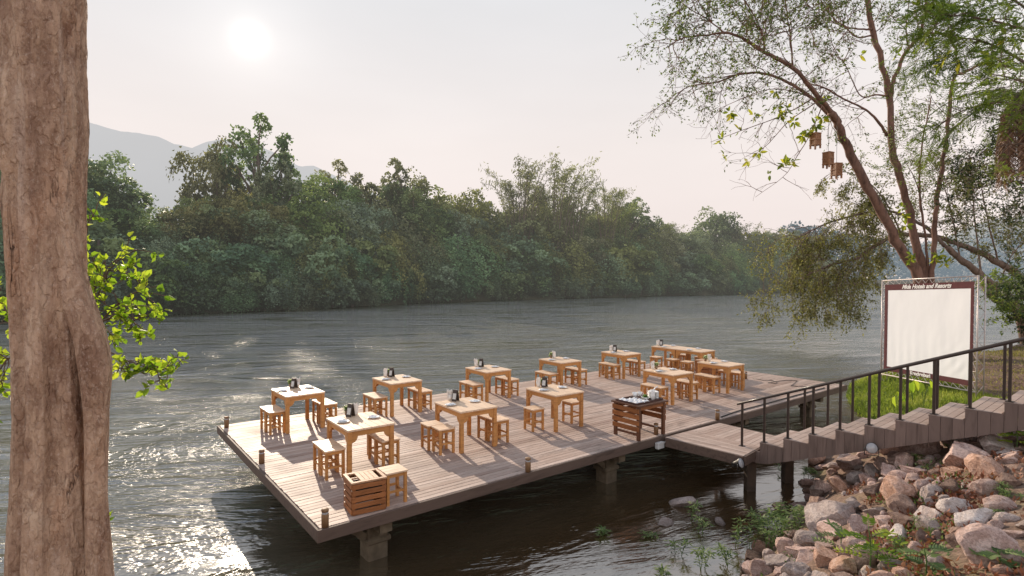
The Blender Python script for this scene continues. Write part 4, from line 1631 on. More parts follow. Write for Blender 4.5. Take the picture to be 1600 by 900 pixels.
# boulders one can pick out: sight-line u, v, apparent width, kind, label
BIG = [
 (1281, 716, 40, OR, "rust-brown boulder at the water's edge, farthest one under the stair"), (1298, 728, 24, PK, "small pinkish boulder beside the farthest rust-brown one"),
 (1337, 723, 50, PK, "pinkish boulder with a dark underside, below the third stair step"), (1362, 705, 40, PK, "flat pink boulder just under the stair's side, behind the floodlight"),
 (1378, 722, 34, PK, "upright pinkish boulder between two wider ones below the floodlight"), (1397, 698, 40, PK, "pink boulder directly right of the stair floodlight"),
 (1414, 717, 46, PK, "broad pale pink boulder right of the upright one"), (1456, 696, 68, PK, "large pale pink boulder against the stair side"),
 (1510, 688, 54, GR, "grey flat-topped boulder under the upper stair"), (1517, 698, 34, BR, "dark brown block in front of the grey boulder under the upper stair"),
 (1568, 696, 56, GR, "mossy grey boulder near the top of the stair"), (1520, 714, 84, PK, "long pink slab lying tilted on the slope"),
 (1540, 733, 80, OR, "big rust-orange boulder with rough ridges on the right"), (1590, 735, 40, BR, "dark boulder at the picture's right side beside the orange one"),
 (1584, 753, 36, BR, "brown boulder below the rust-orange one on the right"), (1321, 762, 46, OR, "chunky rust-orange boulder rising at the waterline"),
 (1361, 749, 30, PK, "small pink wedge stone above the rust-orange waterline boulder"), (1389, 750, 26, GR, "small grey cube-like stone mid-slope"),
 (1396, 736, 38, PK, "low pink stone in the middle of the slope"), (1340, 746, 32, GR, "pale grey stone above the waterline boulders"),
 (1431, 738, 36, PK, "pinkish stone right of the low pink one mid-slope"), (1367, 768, 44, BR, "brown slab stone behind the rust-orange ridge"),
 (1404, 770, 78, OR, "long rust-orange ridge of rock in the middle of the slope"), (1456, 772, 44, GR, "tall grey boulder right of the rust-orange ridge"),
 (1494, 762, 46, BR, "brown earthy boulder right of the tall grey one"), (1280, 772, 34, BR, "dark brown rock tip at the waterline by the far support post"),
 (1284, 788, 50, BR, "dark wet boulder below the brown rock tip at the waterline"), (1223, 796, 34, OR, "lone reddish-brown boulder standing in the water between the posts"),
 (1298, 806, 84, GR, "large grey boulder with a reddish face by the water"), (1370, 799, 40, GR, "angular grey boulder right of the large one by the water"),
 (1420, 793, 60, BR, "shadowed brown boulder below the tall grey one"), (1502, 790, 54, WH, "white quartz-like boulder on the right slope"),
 (1534, 815, 66, WH, "big pale boulder half covered by dead leaves"), (1386, 818, 50, PK, "tilted pinkish slab above the pale boulder"),
 (1418, 815, 54, BR, "brown tilted slab beside the pinkish one"), (1342, 823, 42, PK, "pink flat boulder between grey ones by the water"),
 (1307, 832, 54, PK, "broad pinkish boulder above the rounded grey one"), (1272, 842, 50, GR, "rounded grey boulder with smooth top near the weeds"),
 (1411, 836, 44, WH, "very pale boulder in the middle of the near slope"), (1262, 874, 44, PK, "pinkish pitted boulder low in the near corner of rocks"),
 (1300, 874, 54, OR, "boulder with a red face and grey top in the near corner"), (1217, 880, 52, GR, "angular grey boulder nearest the weeds in the near corner"),
 (1190, 896, 44, PK, "pinkish boulder at the bottom edge by the water"), (1250, 897, 46, GR, "grey boulder at the bottom edge behind the pink one"),
 (1556, 864, 90, PK, "big pink boulder with a red stain on the right"), (1588, 838, 44, PK, "pink stone above the big stained boulder on the right"),
 (1459, 824, 42, GR, "grey stone among dead leaves left of the big pale boulder"), (1430, 860, 30, PK, "small pink stone behind the compound-leaved sapling"),
 (1356, 872, 50, PK, "flat pale boulder under the compound-leaved sapling"), (1500, 848, 36, BR, "brown stone among leaves in the near slope"),
 (1470, 882, 40, GR, "grey stone low in the leaf litter"), (1400, 885, 44, GR, "mossy grey stone at the bottom edge under the sapling"),
]
for u, v, w, kind, lab in BIG:
    p = on_ground(u, v + w * .18)
    r = .53 * w / FOC * p.y
    rock(p.x, p.y + r * .3, p.z + r * .22, r, kind, lab, None)
for u, v, w, kind, lab in ((1066, 786, 42, GR, "low grey rock breaking the water in front of the gangway"), (1040, 819, 26, GR, "small pale rock in the shallows among the weeds"),
                           (1128, 818, 22, GR, "tiny pale rock in the shallows right of the weeds"), (1180, 874, 40, BR, "brown rock in the shallows beneath the weeds")):
    p = at(u, v, WATER)
    r = .55 * w / FOC * p.y
    rock(p.x, p.y, WATER + .02, r, kind, lab, None, .5)
# smaller stones packed in between
zone = 0
tries = 0
while zone < 235 and tries < 14000:
    tries += 1
    a = rkr.random()
    x, y = rkr.uniform(2.6, 9.5), rkr.uniform(3.4, 13.5)
    z, d = ground_z_np([(x, y)])
    z, d = float(z[0]), float(d[0])
    q = Vector((x, y, 0)) - SP
    al, nn = q.dot(SD), q.dot(SN)
    if d < -.15 or d > 4.2 or nn > 2.2 or y < 3.2:
        continue
    if al < -.2:
        continue
    u = 800 + FOC * x / y
    if u > 1680:
        continue
    if d > 2.7 and rkr.random() < .6:
        continue
    r = rkr.choice((.07, .09, .11, .13, .15, .18, .2))
    if any((x - px) ** 2 + (y - py) ** 2 < ((r + pr) * .62) ** 2 for px, py, pr in placed):
        continue
    kind = rkr.choice((PK, PK, PK, PK, OR, GR, GR, BR))
    rock(x, y, z + r * .15, r, kind, {PK: "small pinkish stone packed between the larger boulders of the bank", OR: "small rust-coloured stone packed between the larger boulders of the bank",
         GR: "small grey stone packed between the larger boulders of the bank", BR: "small brown stone packed between the larger boulders of the bank"}[kind],
         {PK: "small pinkish stones of the bank", OR: "small rust stones of the bank", GR: "small grey stones of the bank", BR: "small brown stones of the bank"}[kind])
    zone += 1

# ------------------------------------------------------------------ big trunk on the left
def build_left_tree():
    Y = 3.4
    k = Y / FOC
    base = dep(75, 900, Y)
    root = empty("foreground_tree", (base.x, Y, -.8))
    tag(root, "massive pinkish-brown fluted tree trunk filling the picture's left side", "tree")
    prof = [(-700, -12, 136), (-250, -4, 138), (0, 0, 138), (100, 2, 137), (200, 1, 141), (300, 5, 137), (400, 12, 138), (470, 17, 139), (560, 22, 144),
            (650, 24, 146), (750, 20, 150), (850, 14, 156), (900, 12, 160), (1000, 4, 166), (1400, -40, 210)]
    vv = np.array([p[0] for p in prof]); lo = np.array([p[1] for p in prof]); hi = np.array([p[2] for p in prof])
    nz, na = 520, 230
    z_top, z_bot = dep(70, -650, Y).z, -1.3
    vs, fs = [], []
    for i in range(nz):
        z = z_bot + (z_top - z_bot) * i / (nz - 1)
        v = 434.5 - (z - CAMH) / k
        a, b = np.interp(v, vv, lo), np.interp(v, vv, hi)
        cx = dep((a + b) / 2, v, Y).x
        rad = (b - a) / 2 * k * .80
        low = min(1, max(0, (v - 60) / 560))
        A = .03 + .24 * low
        for j in range(na):
            th = 2 * math.pi * j / na
            c, s = math.cos(th), math.sin(th)
            fl = math.sin(5 * th + 1.0 + .30 * z + .5 * math.sin(z)) * .62 + .45 * math.sin(8 * th + .6 - .25 * z) + .25 * math.sin(3 * th + .5 * z)
            # sharp furrows between rounded ribs
            fl = 1 - abs(fl) ** .6 * 1.05 if fl < 0 else 1 - fl * .12
            r = rad * (1 + A * (fl - .93))
            q = Vector((c * 1.3, s * 1.3, z * .55))
            r *= 1 + .035 * mnoise.noise(q * 1.6) + .022 * mnoise.noise(Vector((c * 4, s * 4, z * 1.3)))
            r += .006 * mnoise.noise(Vector((c * 9, s * 9, z * 6))) + .003 * mnoise.noise(Vector((c * 22, s * 22, z * 26)))
            # a healed knot on the upper left
            kd = ((z - 4.05) / .28) ** 2 + ((th - 4.25) / .42) ** 2
            r += .035 * math.exp(-kd) - .02 * math.exp(-((math.sqrt(kd) - 1.4) / .3) ** 2)
            vs.append((cx + r * c - base.x, r * s * .98, z + .8))
    for i in range(nz - 1):
        for j in range(na):
            a, b = i * na + j, i * na + (j + 1) % na
            fs.append((a, b, b + na, a + na))
    MB().add(vs, fs, smooth=True).build("trunk", M['trunk'], root, fixn=False)
    # the second stem fused to its right flank
    pts, rad = [], []
    for u, v, w in ((95, 330, 16), (112, 420, 20), (128, 480, 22), (143, 525, 22), (150, 560, 23), (152, 590, 22), (152, 640, 18), (152, 700, 16), (152, 780, 15), (156, 860, 18), (158, 920, 20), (162, 1050, 24), (170, 1400, 40)):
        p = dep(u, v, Y - .02)
        pts.append((p.x - base.x, -.02, p.z + .8)); rad.append(w * k * .85)
    P = smooth_path(pts, 160)
    Rr = np.interp(np.linspace(0, len(rad) - 1, 160), range(len(rad)), rad)
    mb = MB()
    vs, fs = [], []
    na = 90
    for i, p in enumerate(P):
        for j in range(na):
            th = 2 * math.pi * j / na
            c, s = math.cos(th), math.sin(th)
            r = Rr[i] * (1 + .10 * math.sin(3 * th + p.z * .8) + .10 * mnoise.noise(Vector((c, s, p.z * 1.5))) + .05 * mnoise.noise(Vector((c * 5, s * 5, p.z * 5))))
            vs.append((p.x + c * r, p.y + s * r * 1.3, p.z))
    for i in range(len(P) - 1):
        for j in range(na):
            a, b = i * na + j, i * na + (j + 1) % na
            fs.append((a, a + na, b + na, b))
    mb.add(vs, fs, smooth=True)
    mb.build("side_stem", M['trunk'], root, fixn=False)


def smooth_path(pts, n):
    P = [Vector(p) for p in pts]
    P = [P[0] * 2 - P[1]] + P + [P[-1] * 2 - P[-2]]
    out = []
    m = len(P) - 3
    for i in range(n):
        f = m * i / (n - 1)
        s = min(int(f), m - 1)
        t = f - s
        a, b, c, d = P[s:s + 4]
        out.append(.5 * ((2 * b) + (c - a) * t + (2 * a - 5 * b + 4 * c - d) * t * t + (3 * b - a - 3 * c + d) * t ** 3))
    return out


build_left_tree()


# ------------------------------------------------------------------ generic near tree
class Tree:
    def __init__(self, seed, org):
        self.w = MB()
        self.lv = Leaves()
        self.r = random.Random(seed)
        self.o = Vector(org)

    def limb(self, path, r0, r1, n=None, seg=10, wob=.25):
        r0, r1 = r0 * .80, r1 * .80
        pts = [dep(*p) if not isinstance(p, Vector) else p for p in path]
        n = n or max(10, 5 * len(pts))
        S = smooth_path(pts, n)
        S = [p + Vector((self.r.gauss(0, 1), self.r.gauss(0, 1), self.r.gauss(0, 1))) * min(.02, r1 * .5) for p in S]
        rad = [r0 + (r1 - r0) * (i / (n - 1)) ** .8 for i in range(n)]
        self.w.tube([p - self.o for p in S], rad, seg, wob=wob)
        return S

    def rnd(self):
        return Vector((self.r.gauss(0, 1), self.r.gauss(0, 1), self.r.gauss(0, 1))).normalized()

    def twig(self, p, d, L, r, lvl, st):
        n = 6
        pts = [p]
        d = d.normalized()
        q = p
        for i in range(n):
            d = (d + self.rnd() * st.get('wander', .25) + Vector((0, 0, st.get('g', -.05)))).normalized()
            q = q + d * (L / n)
            pts.append(q)
        self.w.tube([x - self.o for x in pts], [max(r * (1 - .75 * i / n), .0035) for i in range(n + 1)], 4 if r < .02 else 6, cap=False)
        if lvl > 0:
            for k in range(st.get('kids', 4)):
                i = self.r.randint(2, n)
                dd = (pts[i] - pts[i - 1]).normalized()
                nd = (dd * st.get('fwd', .8) + self.rnd() * .9 + Vector((0, 0, st.get('up', .1))))
                self.twig(pts[i], nd, L * self.r.uniform(.45, .7), r * .5, lvl - 1, st)
        if lvl == 0 or st.get('allleaf'):
            self.leaf(pts, st)

    def leaf(self, pts, st):
        if self.r.random() > st.get('fill', 1.0):
            return
        m = st['n']
        lo, hi = st['size']
        tb = self.r.uniform(*st.get('tint', (.15, .75)))
        if st.get('pinnate'):
            for i in range(1, len(pts)):
                for k in range(st.get('fronds', 1)):
                    a = pts[i]
                    ax = ((pts[i] - pts[i - 1]).normalized() * .5 + self.rnd() * .8 + Vector((0, 0, -.15))).normalized()
                    side = ax.cross(Vector((0, 0, 1)) + self.rnd() * .4)
                    if side.length < .1:
                        continue
                    side.normalize()
                    fl = st['rachis'] * self.r.uniform(.7, 1.2)
                    P, D = [], []
                    for j in range(m):
                        f = (j + .5) / m
                        b = a + ax * fl * f + Vector((0, 0, -.25 * fl * f * f))
                        for s in (-1, 1):
                            P.append(b); D.append(side * s + ax * .45)
                    n = len(P)
                    self.lv.add([x - self.o for x in P], np.array(D), RNG.uniform(lo, hi, n), st['w'], np.clip(tb + RNG.normal(0, .12, n), 0, 1), flat=.75)
            return
        idx = RNG.integers(1, len(pts), m)
        base = np.array([pts[i] - self.o for i in idx]) + RNG.normal(0, st.get('spread', .04), (m, 3))
        ax = np.array((pts[-1] - pts[0]).normalized())
        D = RNG.normal(size=(m, 3)) * .8 + ax * .5 + np.array([0, 0, st.get('lg', -.25)])
        L = RNG.uniform(lo, hi, m)
        self.lv.add(base, D, L, L * st['w'], np.clip(tb + RNG.normal(0, .15, m), 0, 1), flat=st.get('flat', .3))

    def shoots(self, S, f0, f1, count, L, r, lvl, st, out=None):
        n = len(S)
        for k in range(count):
            f = f0 + (f1 - f0) * self.r.random()
            i = min(n - 2, max(1, int(f * (n - 1))))
            d = (S[i + 1] - S[i - 1]).normalized()
            nd = d * st.get('fwd', .8) + self.rnd() + Vector((0, 0, st.get('up', .1)))
            if out is not None:
                nd += out
            self.twig(S[i], nd, L * self.r.uniform(.6, 1.25), r, lvl, st)

    def build(self, root, bark, leafmat, crown="crown", trunk="trunk", oval=False):
        self.w.build(trunk, bark, root, fixn=False)
        if self.lv.P:
            link(crown, self.lv.mesh(crown, oval), leafmat, root)


def build_fork_tree():
    org = Vector((15.0, 21, gz(15.0, 21.0) - .2))
    root = empty("forked_tree", org)
    tag(root, "tall forked tree with reddish bark and open crown rising behind the screen", "tree")
    T = Tree(31, org)
    b = Vector((15.3, 21, org.z))
    small = dict(n=9, size=(.07, .14), w=.45, wander=.28, g=-.02, kids=4, fwd=.9, up=.05, tint=(.1, .7), spread=.05, flat=.2)
    airy = dict(small, n=5, fill=.85)
    bare = dict(small, n=3, fill=.12, kids=3)
    L1 = T.limb([b, (1437, 445, 21), (1400, 375, 20.8), (1360, 300, 20.5), (1325, 232, 20.2), (1311, 198, 20.0), (1299, 176, 19.8)], .25, .15, 34)
    La = T.limb([(1311, 198, 20.0), (1298, 174, 19.8), (1275, 147, 19.4), (1239, 106, 19), (1195, 82, 18.7), (1158, 59, 18.4), (1132, 51, 18.2), (1107, 55, 18), (1070, 59, 17.8), (1040, 75, 17.6)], .13, .018, 46)
    Lb = T.limb([(1311, 198, 20.0), (1299, 183, 20), (1264, 150, 20.2), (1224, 125, 20.4), (1187, 114, 20.5), (1151, 117, 20.6), (1121, 128, 20.6), (1081, 134, 20.7), (1050, 150, 20.7)], .10, .015, 40)
    Lc = T.limb([(1262, 150, 20.0), (1231, 141, 19.6), (1195, 141, 19.2), (1143, 161, 18.8), (1120, 172, 18.6)], .028, .008, 18, 6)
    Ld = T.limb([(1268, 155, 20), (1239, 172, 19.6), (1198, 190, 19.4), (1150, 207, 19.2), (1110, 222, 19)], .03, .008, 18, 6)
    Le = T.limb([(1285, 165, 20), (1264, 213, 19.4), (1245, 245, 19.1), (1225, 275, 19), (1180, 308, 18.8)], .025, .006, 18, 6)
    Lf = T.limb([(1275, 160, 19.9), (1232, 190, 19.3), (1200, 225, 19.1), (1170, 248, 19)], .025, .006, 16, 6)
    L2 = T.limb([b + Vector((.1, .1, 0)), (1445, 445, 21.1), (1432, 385, 21.1), (1419, 323, 21.1), (1405, 271, 21), (1394, 227, 21), (1389, 147, 20.9), (1375, 92, 20.8), (1359, 22, 20.7), (1348, -40, 20.6), (1336, -120, 20.5)], .22, .09, 50)
    M1 = T.limb([(1390, 150, 20.9), (1399, 120, 20.8), (1410, 90, 20.7), (1425, 68, 20.6), (1438, 53, 20.5), (1446, 15, 20.4), (1452, -40, 20.3)], .10, .05, 26)
    M2 = T.limb([(1438, 53, 20.5), (1462, 52, 20.2), (1485, 59, 19.9), (1494, 85, 19.7), (1500, 112, 19.6)], .055, .035, 20)
    M3 = T.limb([(1386, 212, 21), (1372, 190, 20.7), (1353, 172, 20.4), (1317, 154, 20), (1287, 137, 19.6), (1255, 128, 19.2)], .07, .02, 26)
    M4 = T.limb([(1386, 150, 20.9), (1368, 148, 20.6), (1345, 150, 20.2), (1325, 110, 20), (1316, 92, 19.8)], .045, .012, 20)
    M5 = T.limb([(1362, 46, 20.7), (1340, 45, 20.4), (1318, 40, 20), (1295, 20, 19.6), (1270, -20, 19.3)], .045, .015, 22)
    M6 = T.limb([(1363, 55, 20.7), (1340, 58, 20.2), (1318, 42, 19.7), (1290, 35, 19.2), (1260, 45, 18.8)], .04, .012, 20)
    M7 = T.limb([(1418, 72, 20.6), (1416, 40, 20.3), (1420, 5, 20), (1418, -40, 19.7)], .03, .012, 16)
    L3 = T.limb([b + Vector((.25, 0, 0)), (1450, 445, 21), (1447, 380, 20.9), (1437, 300, 20.8), (1440, 230, 20.7), (1450, 180, 20.6), (1455, 150, 20.5)], .075, .02, 34, 7)
    L3b = T.limb([(1437, 300, 20.8), (1425, 270, 20.5), (1412, 250, 20.2)], .03, .01, 10, 5)
    L4 = T.limb([b + Vector((.45, -.1, 0)), (1456, 445, 20.9), (1460, 380, 20.8), (1463, 319, 20.7), (1471, 264, 20.6), (1480, 205, 20.5), (1489, 125, 20.4), (1510, 112, 20.3), (1540, 100, 20.2), (1590, 108, 20)], .14, .045, 50)
    L4b = T.limb([(1480, 208, 20.5), (1500, 192, 20.3), (1530, 170, 20.1), (1560, 160, 19.9)], .05, .02, 16)
    # foliage: fine and open on the left, denser overhead
    for S, f0, f1, c in ((La, .30, 1, 30), (Lb, .45, 1, 17), (M5, .3, 1, 12), (M6, .3, 1, 14)):
        T.shoots(S, f0, f1, c, 1.25, .016, 2, airy)
    for S, f0, f1, c in ((La, .05, .4, 6), (M3, .4, 1, 7), (M4, .4, 1, 6), (M7, .3, 1, 8), (M1, .3, 1, 9), (L2, .75, 1, 14)):
        T.shoots(S, f0, f1, c, 1.3, .016, 2, dict(airy, fill=.55))
    for S, c in ((Lc, 8), (Ld, 7), (Le, 6), (Lf, 6), (Lb, 8), (M1, 5)):
        T.shoots(S, .35, 1, c, 1.0, .010, 1, bare)
    # crowns above the frame, and the fine greenery on the middle trunks
    top = T.limb([(1239, 106, 19), (1235, 60, 18.8), (1228, 10, 18.6), (1220, -40, 18.4)], .04, .015, 18)
    top2 = T.limb([(1195, 82, 18.7), (1190, 50, 18.5), (1170, 10, 18.2), (1140, -30, 18)], .035, .012, 18)
    top3 = T.limb([(1132, 51, 18.2), (1105, 30, 18), (1075, 12, 17.8), (1050, -10, 17.6)], .03, .012, 18)
    for S, c in ((top, 20), (top2, 17), (top3, 16)):
        T.shoots(S, .15, 1, c, 1.2, .015, 2, airy)
    for S, f0, f1, c in ((L2, .38, .62, 16), (L4, .35, .6, 12), (L3, .4, 1, 12)):
        T.shoots(S, f0, f1, c, .95, .010, 2, dict(small, n=10, size=(.06, .10), kids=3, tint=(.45, 1)))
    T.build(root, M['bark'], M['leaf_tree'])
    # bunches of large leaves on the hanging twigs, and young leaves at the foot
    B = Leaves()
    rr = random.Random(8)
    for u, v, Y, n in ((1140, 175, 18.8, 7), (1143, 178, 18.8, 6), (1178, 180, 19.2, 8), (1128, 218, 19.1, 7), (1132, 243, 19, 6), (1155, 203, 19.2, 5), (1185, 238, 19, 7), (1170, 250, 19, 4), (1225, 255, 19, 11), (1236, 252, 19, 12),
                       (1203, 272, 18.9, 3), (1220, 180, 19.3, 12), (1230, 170, 19.4, 12), (1240, 190, 19.3, 10), (1216, 165, 19.4, 8), (1262, 205, 19.5, 16), (1275, 195, 19.6, 16), (1285, 185, 19.7, 14), (1255, 212, 19.5, 10), (1212, 142, 19.3, 6),
                       (1408, 325, 20.6, 9), (1412, 335, 20.6, 10), (1416, 352, 20.5, 8), (1425, 398, 20.4, 10), (1422, 405, 20.4, 10), (1460, 405, 20.4, 10), (1467, 398, 20.4, 12), (1475, 410, 20.4, 9), (1450, 60, 19, 7), (1345, 85, 19.6, 6), (1400, 85, 19.8, 6), (1290, 150, 19.6, 6)):
        p = dep(u, v, Y) - org
        D = unit(RNG.normal(size=(n, 3)) + np.array([0, 0, -.5]))
        B.add(np.array(p) + D * .04, D, RNG.uniform(.16, .30, n), RNG.uniform(.09, .13, n), RNG.uniform(.1, 1, n), flat=.3)
    link("broad_leaves", B.mesh("broad_leaves", True), M['leaf_broad'], root)


build_fork_tree()


def build_droop_tree():
    org = Vector((27.9, 30.4, gz(27.9, 30.4) - .2))
    root = empty("leaning_tree", org)
    tag(root, "dark leaning tree whose olive drooping boughs hang over the river left of the screen", "tree")
    T = Tree(44, org)
    b = Vector((28.0, 30.4, org.z))
    Tm = T.limb([b, (1590, 480, 30.2), (1560, 455, 30.1), (1533, 430, 29.9), (1500, 405, 29.9), (1478, 385, 29.8)], .31, .18, 30)
    T2 = T.limb([b + Vector((.6, .2, 0)), (1605, 450, 30.3), (1560, 410, 30.4), (1510, 386, 30.7), (1460, 370, 31.0), (1410, 367, 31.0), (1373, 380, 31.0), (1340, 403, 31.0), (1303, 413, 31.0), (1260, 430, 31.0)], .28, .05, 52)
    T3 = T.limb([(1478, 385, 29.8), (1440, 350, 30.4), (1390, 330, 31.0), (1340, 335, 31.2), (1290, 350, 31.5), (1240, 375, 31.5)], .13, .04, 30)
    T4 = T.limb([(1530, 428, 29.9), (1545, 460, 29.4), (1575, 478, 29.2), (1605, 496, 28.9)], .16, .22, 14)
    T5 = T.limb([(1500, 405, 29.9), (1490, 350, 30.1), (1478, 300, 30.3), (1465, 260, 30.4)], .06, .02, 20)
    T6 = T.limb([(1533, 430, 29.9), (1526, 370, 30.2), (1520, 310, 30.3), (1515, 240, 30.4)], .07, .02, 22)
    T7 = T.limb([(1560, 410, 30.4), (1545, 350, 30.2), (1535, 300, 29.9), (1530, 250, 29.7)], .06, .02, 22)
    T8 = T.limb([(1410, 367, 31.0), (1380, 310, 31.2), (1350, 280, 31.3), (1310, 265, 31.5)], .06, .015, 22)
    T9 = T.limb([(1560, 450, 30.1), (1580, 400, 30.1), (1610, 370, 29.9)], .05, .02, 12)
    droop = dict(n=10, size=(.10, .19), w=.42, wander=.22, g=-.16, kids=5, fwd=.7, up=-.1, tint=(.1, .9), spread=.06, lg=-.5, flat=.1)
    open_ = dict(n=8, size=(.11, .20), w=.42, wander=.28, g=-.02, kids=4, fwd=.8, up=.1, tint=(0, .35), spread=.05, flat=.2)
    for S, f0, f1, c, L in ((T2, .55, 1, 30, 1.75), (T3, .3, 1, 32, 1.8), (T8, .2, 1, 8, 1.3)):
        T.shoots(S, f0, f1, c, L * 1.28, .02, 2, droop, out=Vector((-.3, 0, -.1)))
    # long hanging sprays at the water
    for u, v, Y in ((1320, 440, 31.0), (1325, 430, 30.7), (1310, 425, 31.0), (1220, 430, 31.0), (1250, 440, 31.0), (1280, 440, 31.0), (1205, 410, 31.2), (1230, 400, 31.2), (1195, 425, 31.2), (1265, 420, 31.0)):
        T.twig(dep(u, v, Y), Vector((-.2, 0, -1)), 1.9, .012, 2, droop)
    for S, f0, f1, c in ((T5, .3, 1, 13), (T6, .3, 1, 14), (T7, .25, 1, 13), (T3, .05, .5, 10), (T8, .2, 1, 8), (T9, .3, 1, 10), (T2, .1, .5, 9)):
        T.shoots(S, f0, f1, c, 1.65, .016, 2, open_)
    T.build(root, M['bark_grey'], M['leaf_droop'])


build_droop_tree()


def build_feather_tree():
    org = Vector((12.9, 12.6, gz(12.9, 12.6) - .2))
    root = empty("feathery_tree", org)
    tag(root, "bright green tree with fine feathery leaves reaching in from the upper right corner", "tree")
    T = Tree(57, org)
    b = Vector((12.9, 12.6, org.z))
    A = T.limb([b, (1685, 300, 12.8), (1668, 120, 13), (1645, 20, 13.2)], .20, .10, 24)
    S = []
    S.append(T.limb([(1672, 150, 13), (1620, 110, 13.4), (1560, 75, 13.8), (1510, 60, 14.2), (1465, 75, 14.5)], .06, .015, 24))
    S.append(T.limb([(1675, 200, 12.9), (1620, 175, 13.3), (1560, 160, 13.8), (1500, 175, 14.2), (1455, 205, 14.4)], .05, .012, 24))
    S.append(T.limb([(1660, 80, 13), (1610, 20, 13.5), (1550, -20, 14), (1500, -30, 14.3)], .05, .015, 20))
    S.append(T.limb([(1672, 170, 13), (1630, 150, 12.6), (1590, 125, 12.2), (1545, 115, 12)], .04, .012, 18))
    S.append(T.limb([(1678, 240, 12.9), (1630, 230, 13.4), (1580, 225, 14), (1530, 240, 14.4)], .04, .012, 18))
    S.append(T.limb([(1660, 60, 13.1), (1600, 45, 13.0), (1540, 30, 13), (1490, 25, 13.2), (1460, 40, 13.3)], .04, .012, 22))
    st = dict(pinnate=True, n=9, rachis=.30, size=(.05, .085), w=.030, wander=.2, g=-.06, kids=3, fwd=.9, up=.0, tint=(.1, .85), fronds=1)
    for k, s in enumerate(S):
        T.shoots(s, .25, 1, (26, 13, 20, 16, 3, 24)[k], 1.0, .010, 1, st)
    T.build(root, M['bark_grey'], M['leaf_feather'])
    # a scatter of large yellow-green leaves
    B = Leaves()
    for u, v, Y, n in ((1470, 100, 13.2, 5), (1480, 85, 13.2, 5), (1515, 60, 12.8, 4), (1575, 55, 12.5, 5), (1590, 60, 12.5, 5), (1550, 85, 12.6, 6), (1560, 95, 12.6, 5), (1440, 10, 13.5, 4), (1595, 80, 12.3, 5), (1500, 95, 13, 4), (1540, 40, 12.8, 3)):
        p = dep(u, v, Y) - org
        D = unit(RNG.normal(size=(n, 3)) * np.array([1, 1, .5]) + np.array([-.3, 0, -.3]))
        B.add(np.array(p) + D * .05, D, RNG.uniform(.16, .28, n), RNG.uniform(.06, .10, n), RNG.uniform(.3, 1, n), flat=.6)
    link("broad_leaves", B.mesh("broad_leaves", True), M['leaf_broad'], root)


build_feather_tree()


def build_palm():
    base = Vector((15.9, 16.2, gz(15.9, 16.2) - .1))
    root = empty("palm_tree", base)
    tag(root, "palm with a skirt of dead brown fronds hanging at the right side", "palm")
    top = dep(1588, 150, 16.6) - base
    MB().tube(smooth_path([(0, 0, 0), (top.x * .4 + .1, top.y * .4, top.z * .45), tuple(top)], 24), [.19 - .06 * i / 23 for i in range(24)], 12, wob=.3).build("trunk", M['bark_grey'], root)

    def frond(i, az, el, L, mat, droop, nm, wl):
        lv = Leaves()
        mb = MB()
        d = Vector((math.cos(az) * math.cos(el), math.sin(az) * math.cos(el), math.sin(el)))
        pts = []
        p = top.copy()
        for k in range(15):
            pts.append(p.copy())
            d = (d + Vector((0, 0, -droop))).normalized()
            p = p + d * (L / 14)
        mb.tube(pts, [.022 - .0012 * k for k in range(15)], 5)
        P, D = [], []
        for k in range(2, 15):
            t = (pts[k] - pts[k - 1]).normalized()
            s = t.cross(Vector((0, 0, 1)))
            s = s.normalized() if s.length > .05 else Vector((math.sin(az), -math.cos(az), 0))
            for q in range(3):
                b = pts[k - 1].lerp(pts[k], q / 3)
                for sg in (-1, 1):
                    P.append(b); D.append(s * sg * .8 + t * .5 + Vector((0, 0, -.45)))
        n = len(P)
        lv.add(P, np.array(D), RNG.uniform(wl * .7, wl, n), .035, RNG.uniform(0, 1, n), flat=.3)
        fo = link(nm, lv.mesh(nm), mat, root)
        mb.build("midrib", M['twig'], fo)
    rr = random.Random(3)
    for i in range(15):
        frond(i, rr.uniform(0, 6.3), rr.uniform(-1.1, -.5), rr.uniform(1.7, 2.7), M['frond_dry'], rr.uniform(.22, .34), "dead_frond", .5)
    for i in range(9):
        frond(i, rr.uniform(0, 6.3), rr.uniform(.1, .9), rr.uniform(2.0, 2.6), M['frond'], .09, "frond", .5)


build_palm()

# hanging wooden lanterns ------------------------------------------------------
def lantern(u, v, Y, s, label, rz, line):
    p = dep(u, v, Y)
    root = empty("hanging_lantern", p, rz)
    tag(root, label, "lantern", "wooden lanterns hanging in the forked tree")
    w, h = .135 * s, .27 * s
    for sx in (-1, 1):
        for sy in (-1, 1):
            MB().box(sx * w - .022, sx * w + .022, sy * w - .022, sy * w + .022, -h - .08, h).build("post", M['lantern'], root)
    for z, t in ((h, .03), (-h + .03, .025), (.0, .02)):
        MB().box(-w - .03, w + .03, -w - .03, w + .03, z, z + t).build("board", M['lantern'], root)
    for side in range(4):
        mb = MB()
        Mx = Matrix.Rotation(side * math.pi / 2, 4, 'Z')
        for k in range(4):
            x = -w + .045 + k * (2 * w - .09) / 3
            mb.box(x - .016, x + .016, -w - .012, -w + .004, -h + .057, h - .002, M=Mx)
        mb.build("bars", M['lantern'], root)
    MB().tube([(0, 0, h + .03), (0, 0, h + line)], .006, 5).build("hanging_wire", M['black'], root)


lantern(1274, 219, 19.4, .78, "topmost hanging wooden lantern, partly behind leaves", .3, .75)
lantern(1294, 249, 19.0, .78, "middle hanging wooden lantern, darkest of the three", .5, 1.1)
lantern(1307, 266, 19.4, .78, "lowest hanging wooden lantern, nearest the leaning trunk", .2, 1.7)

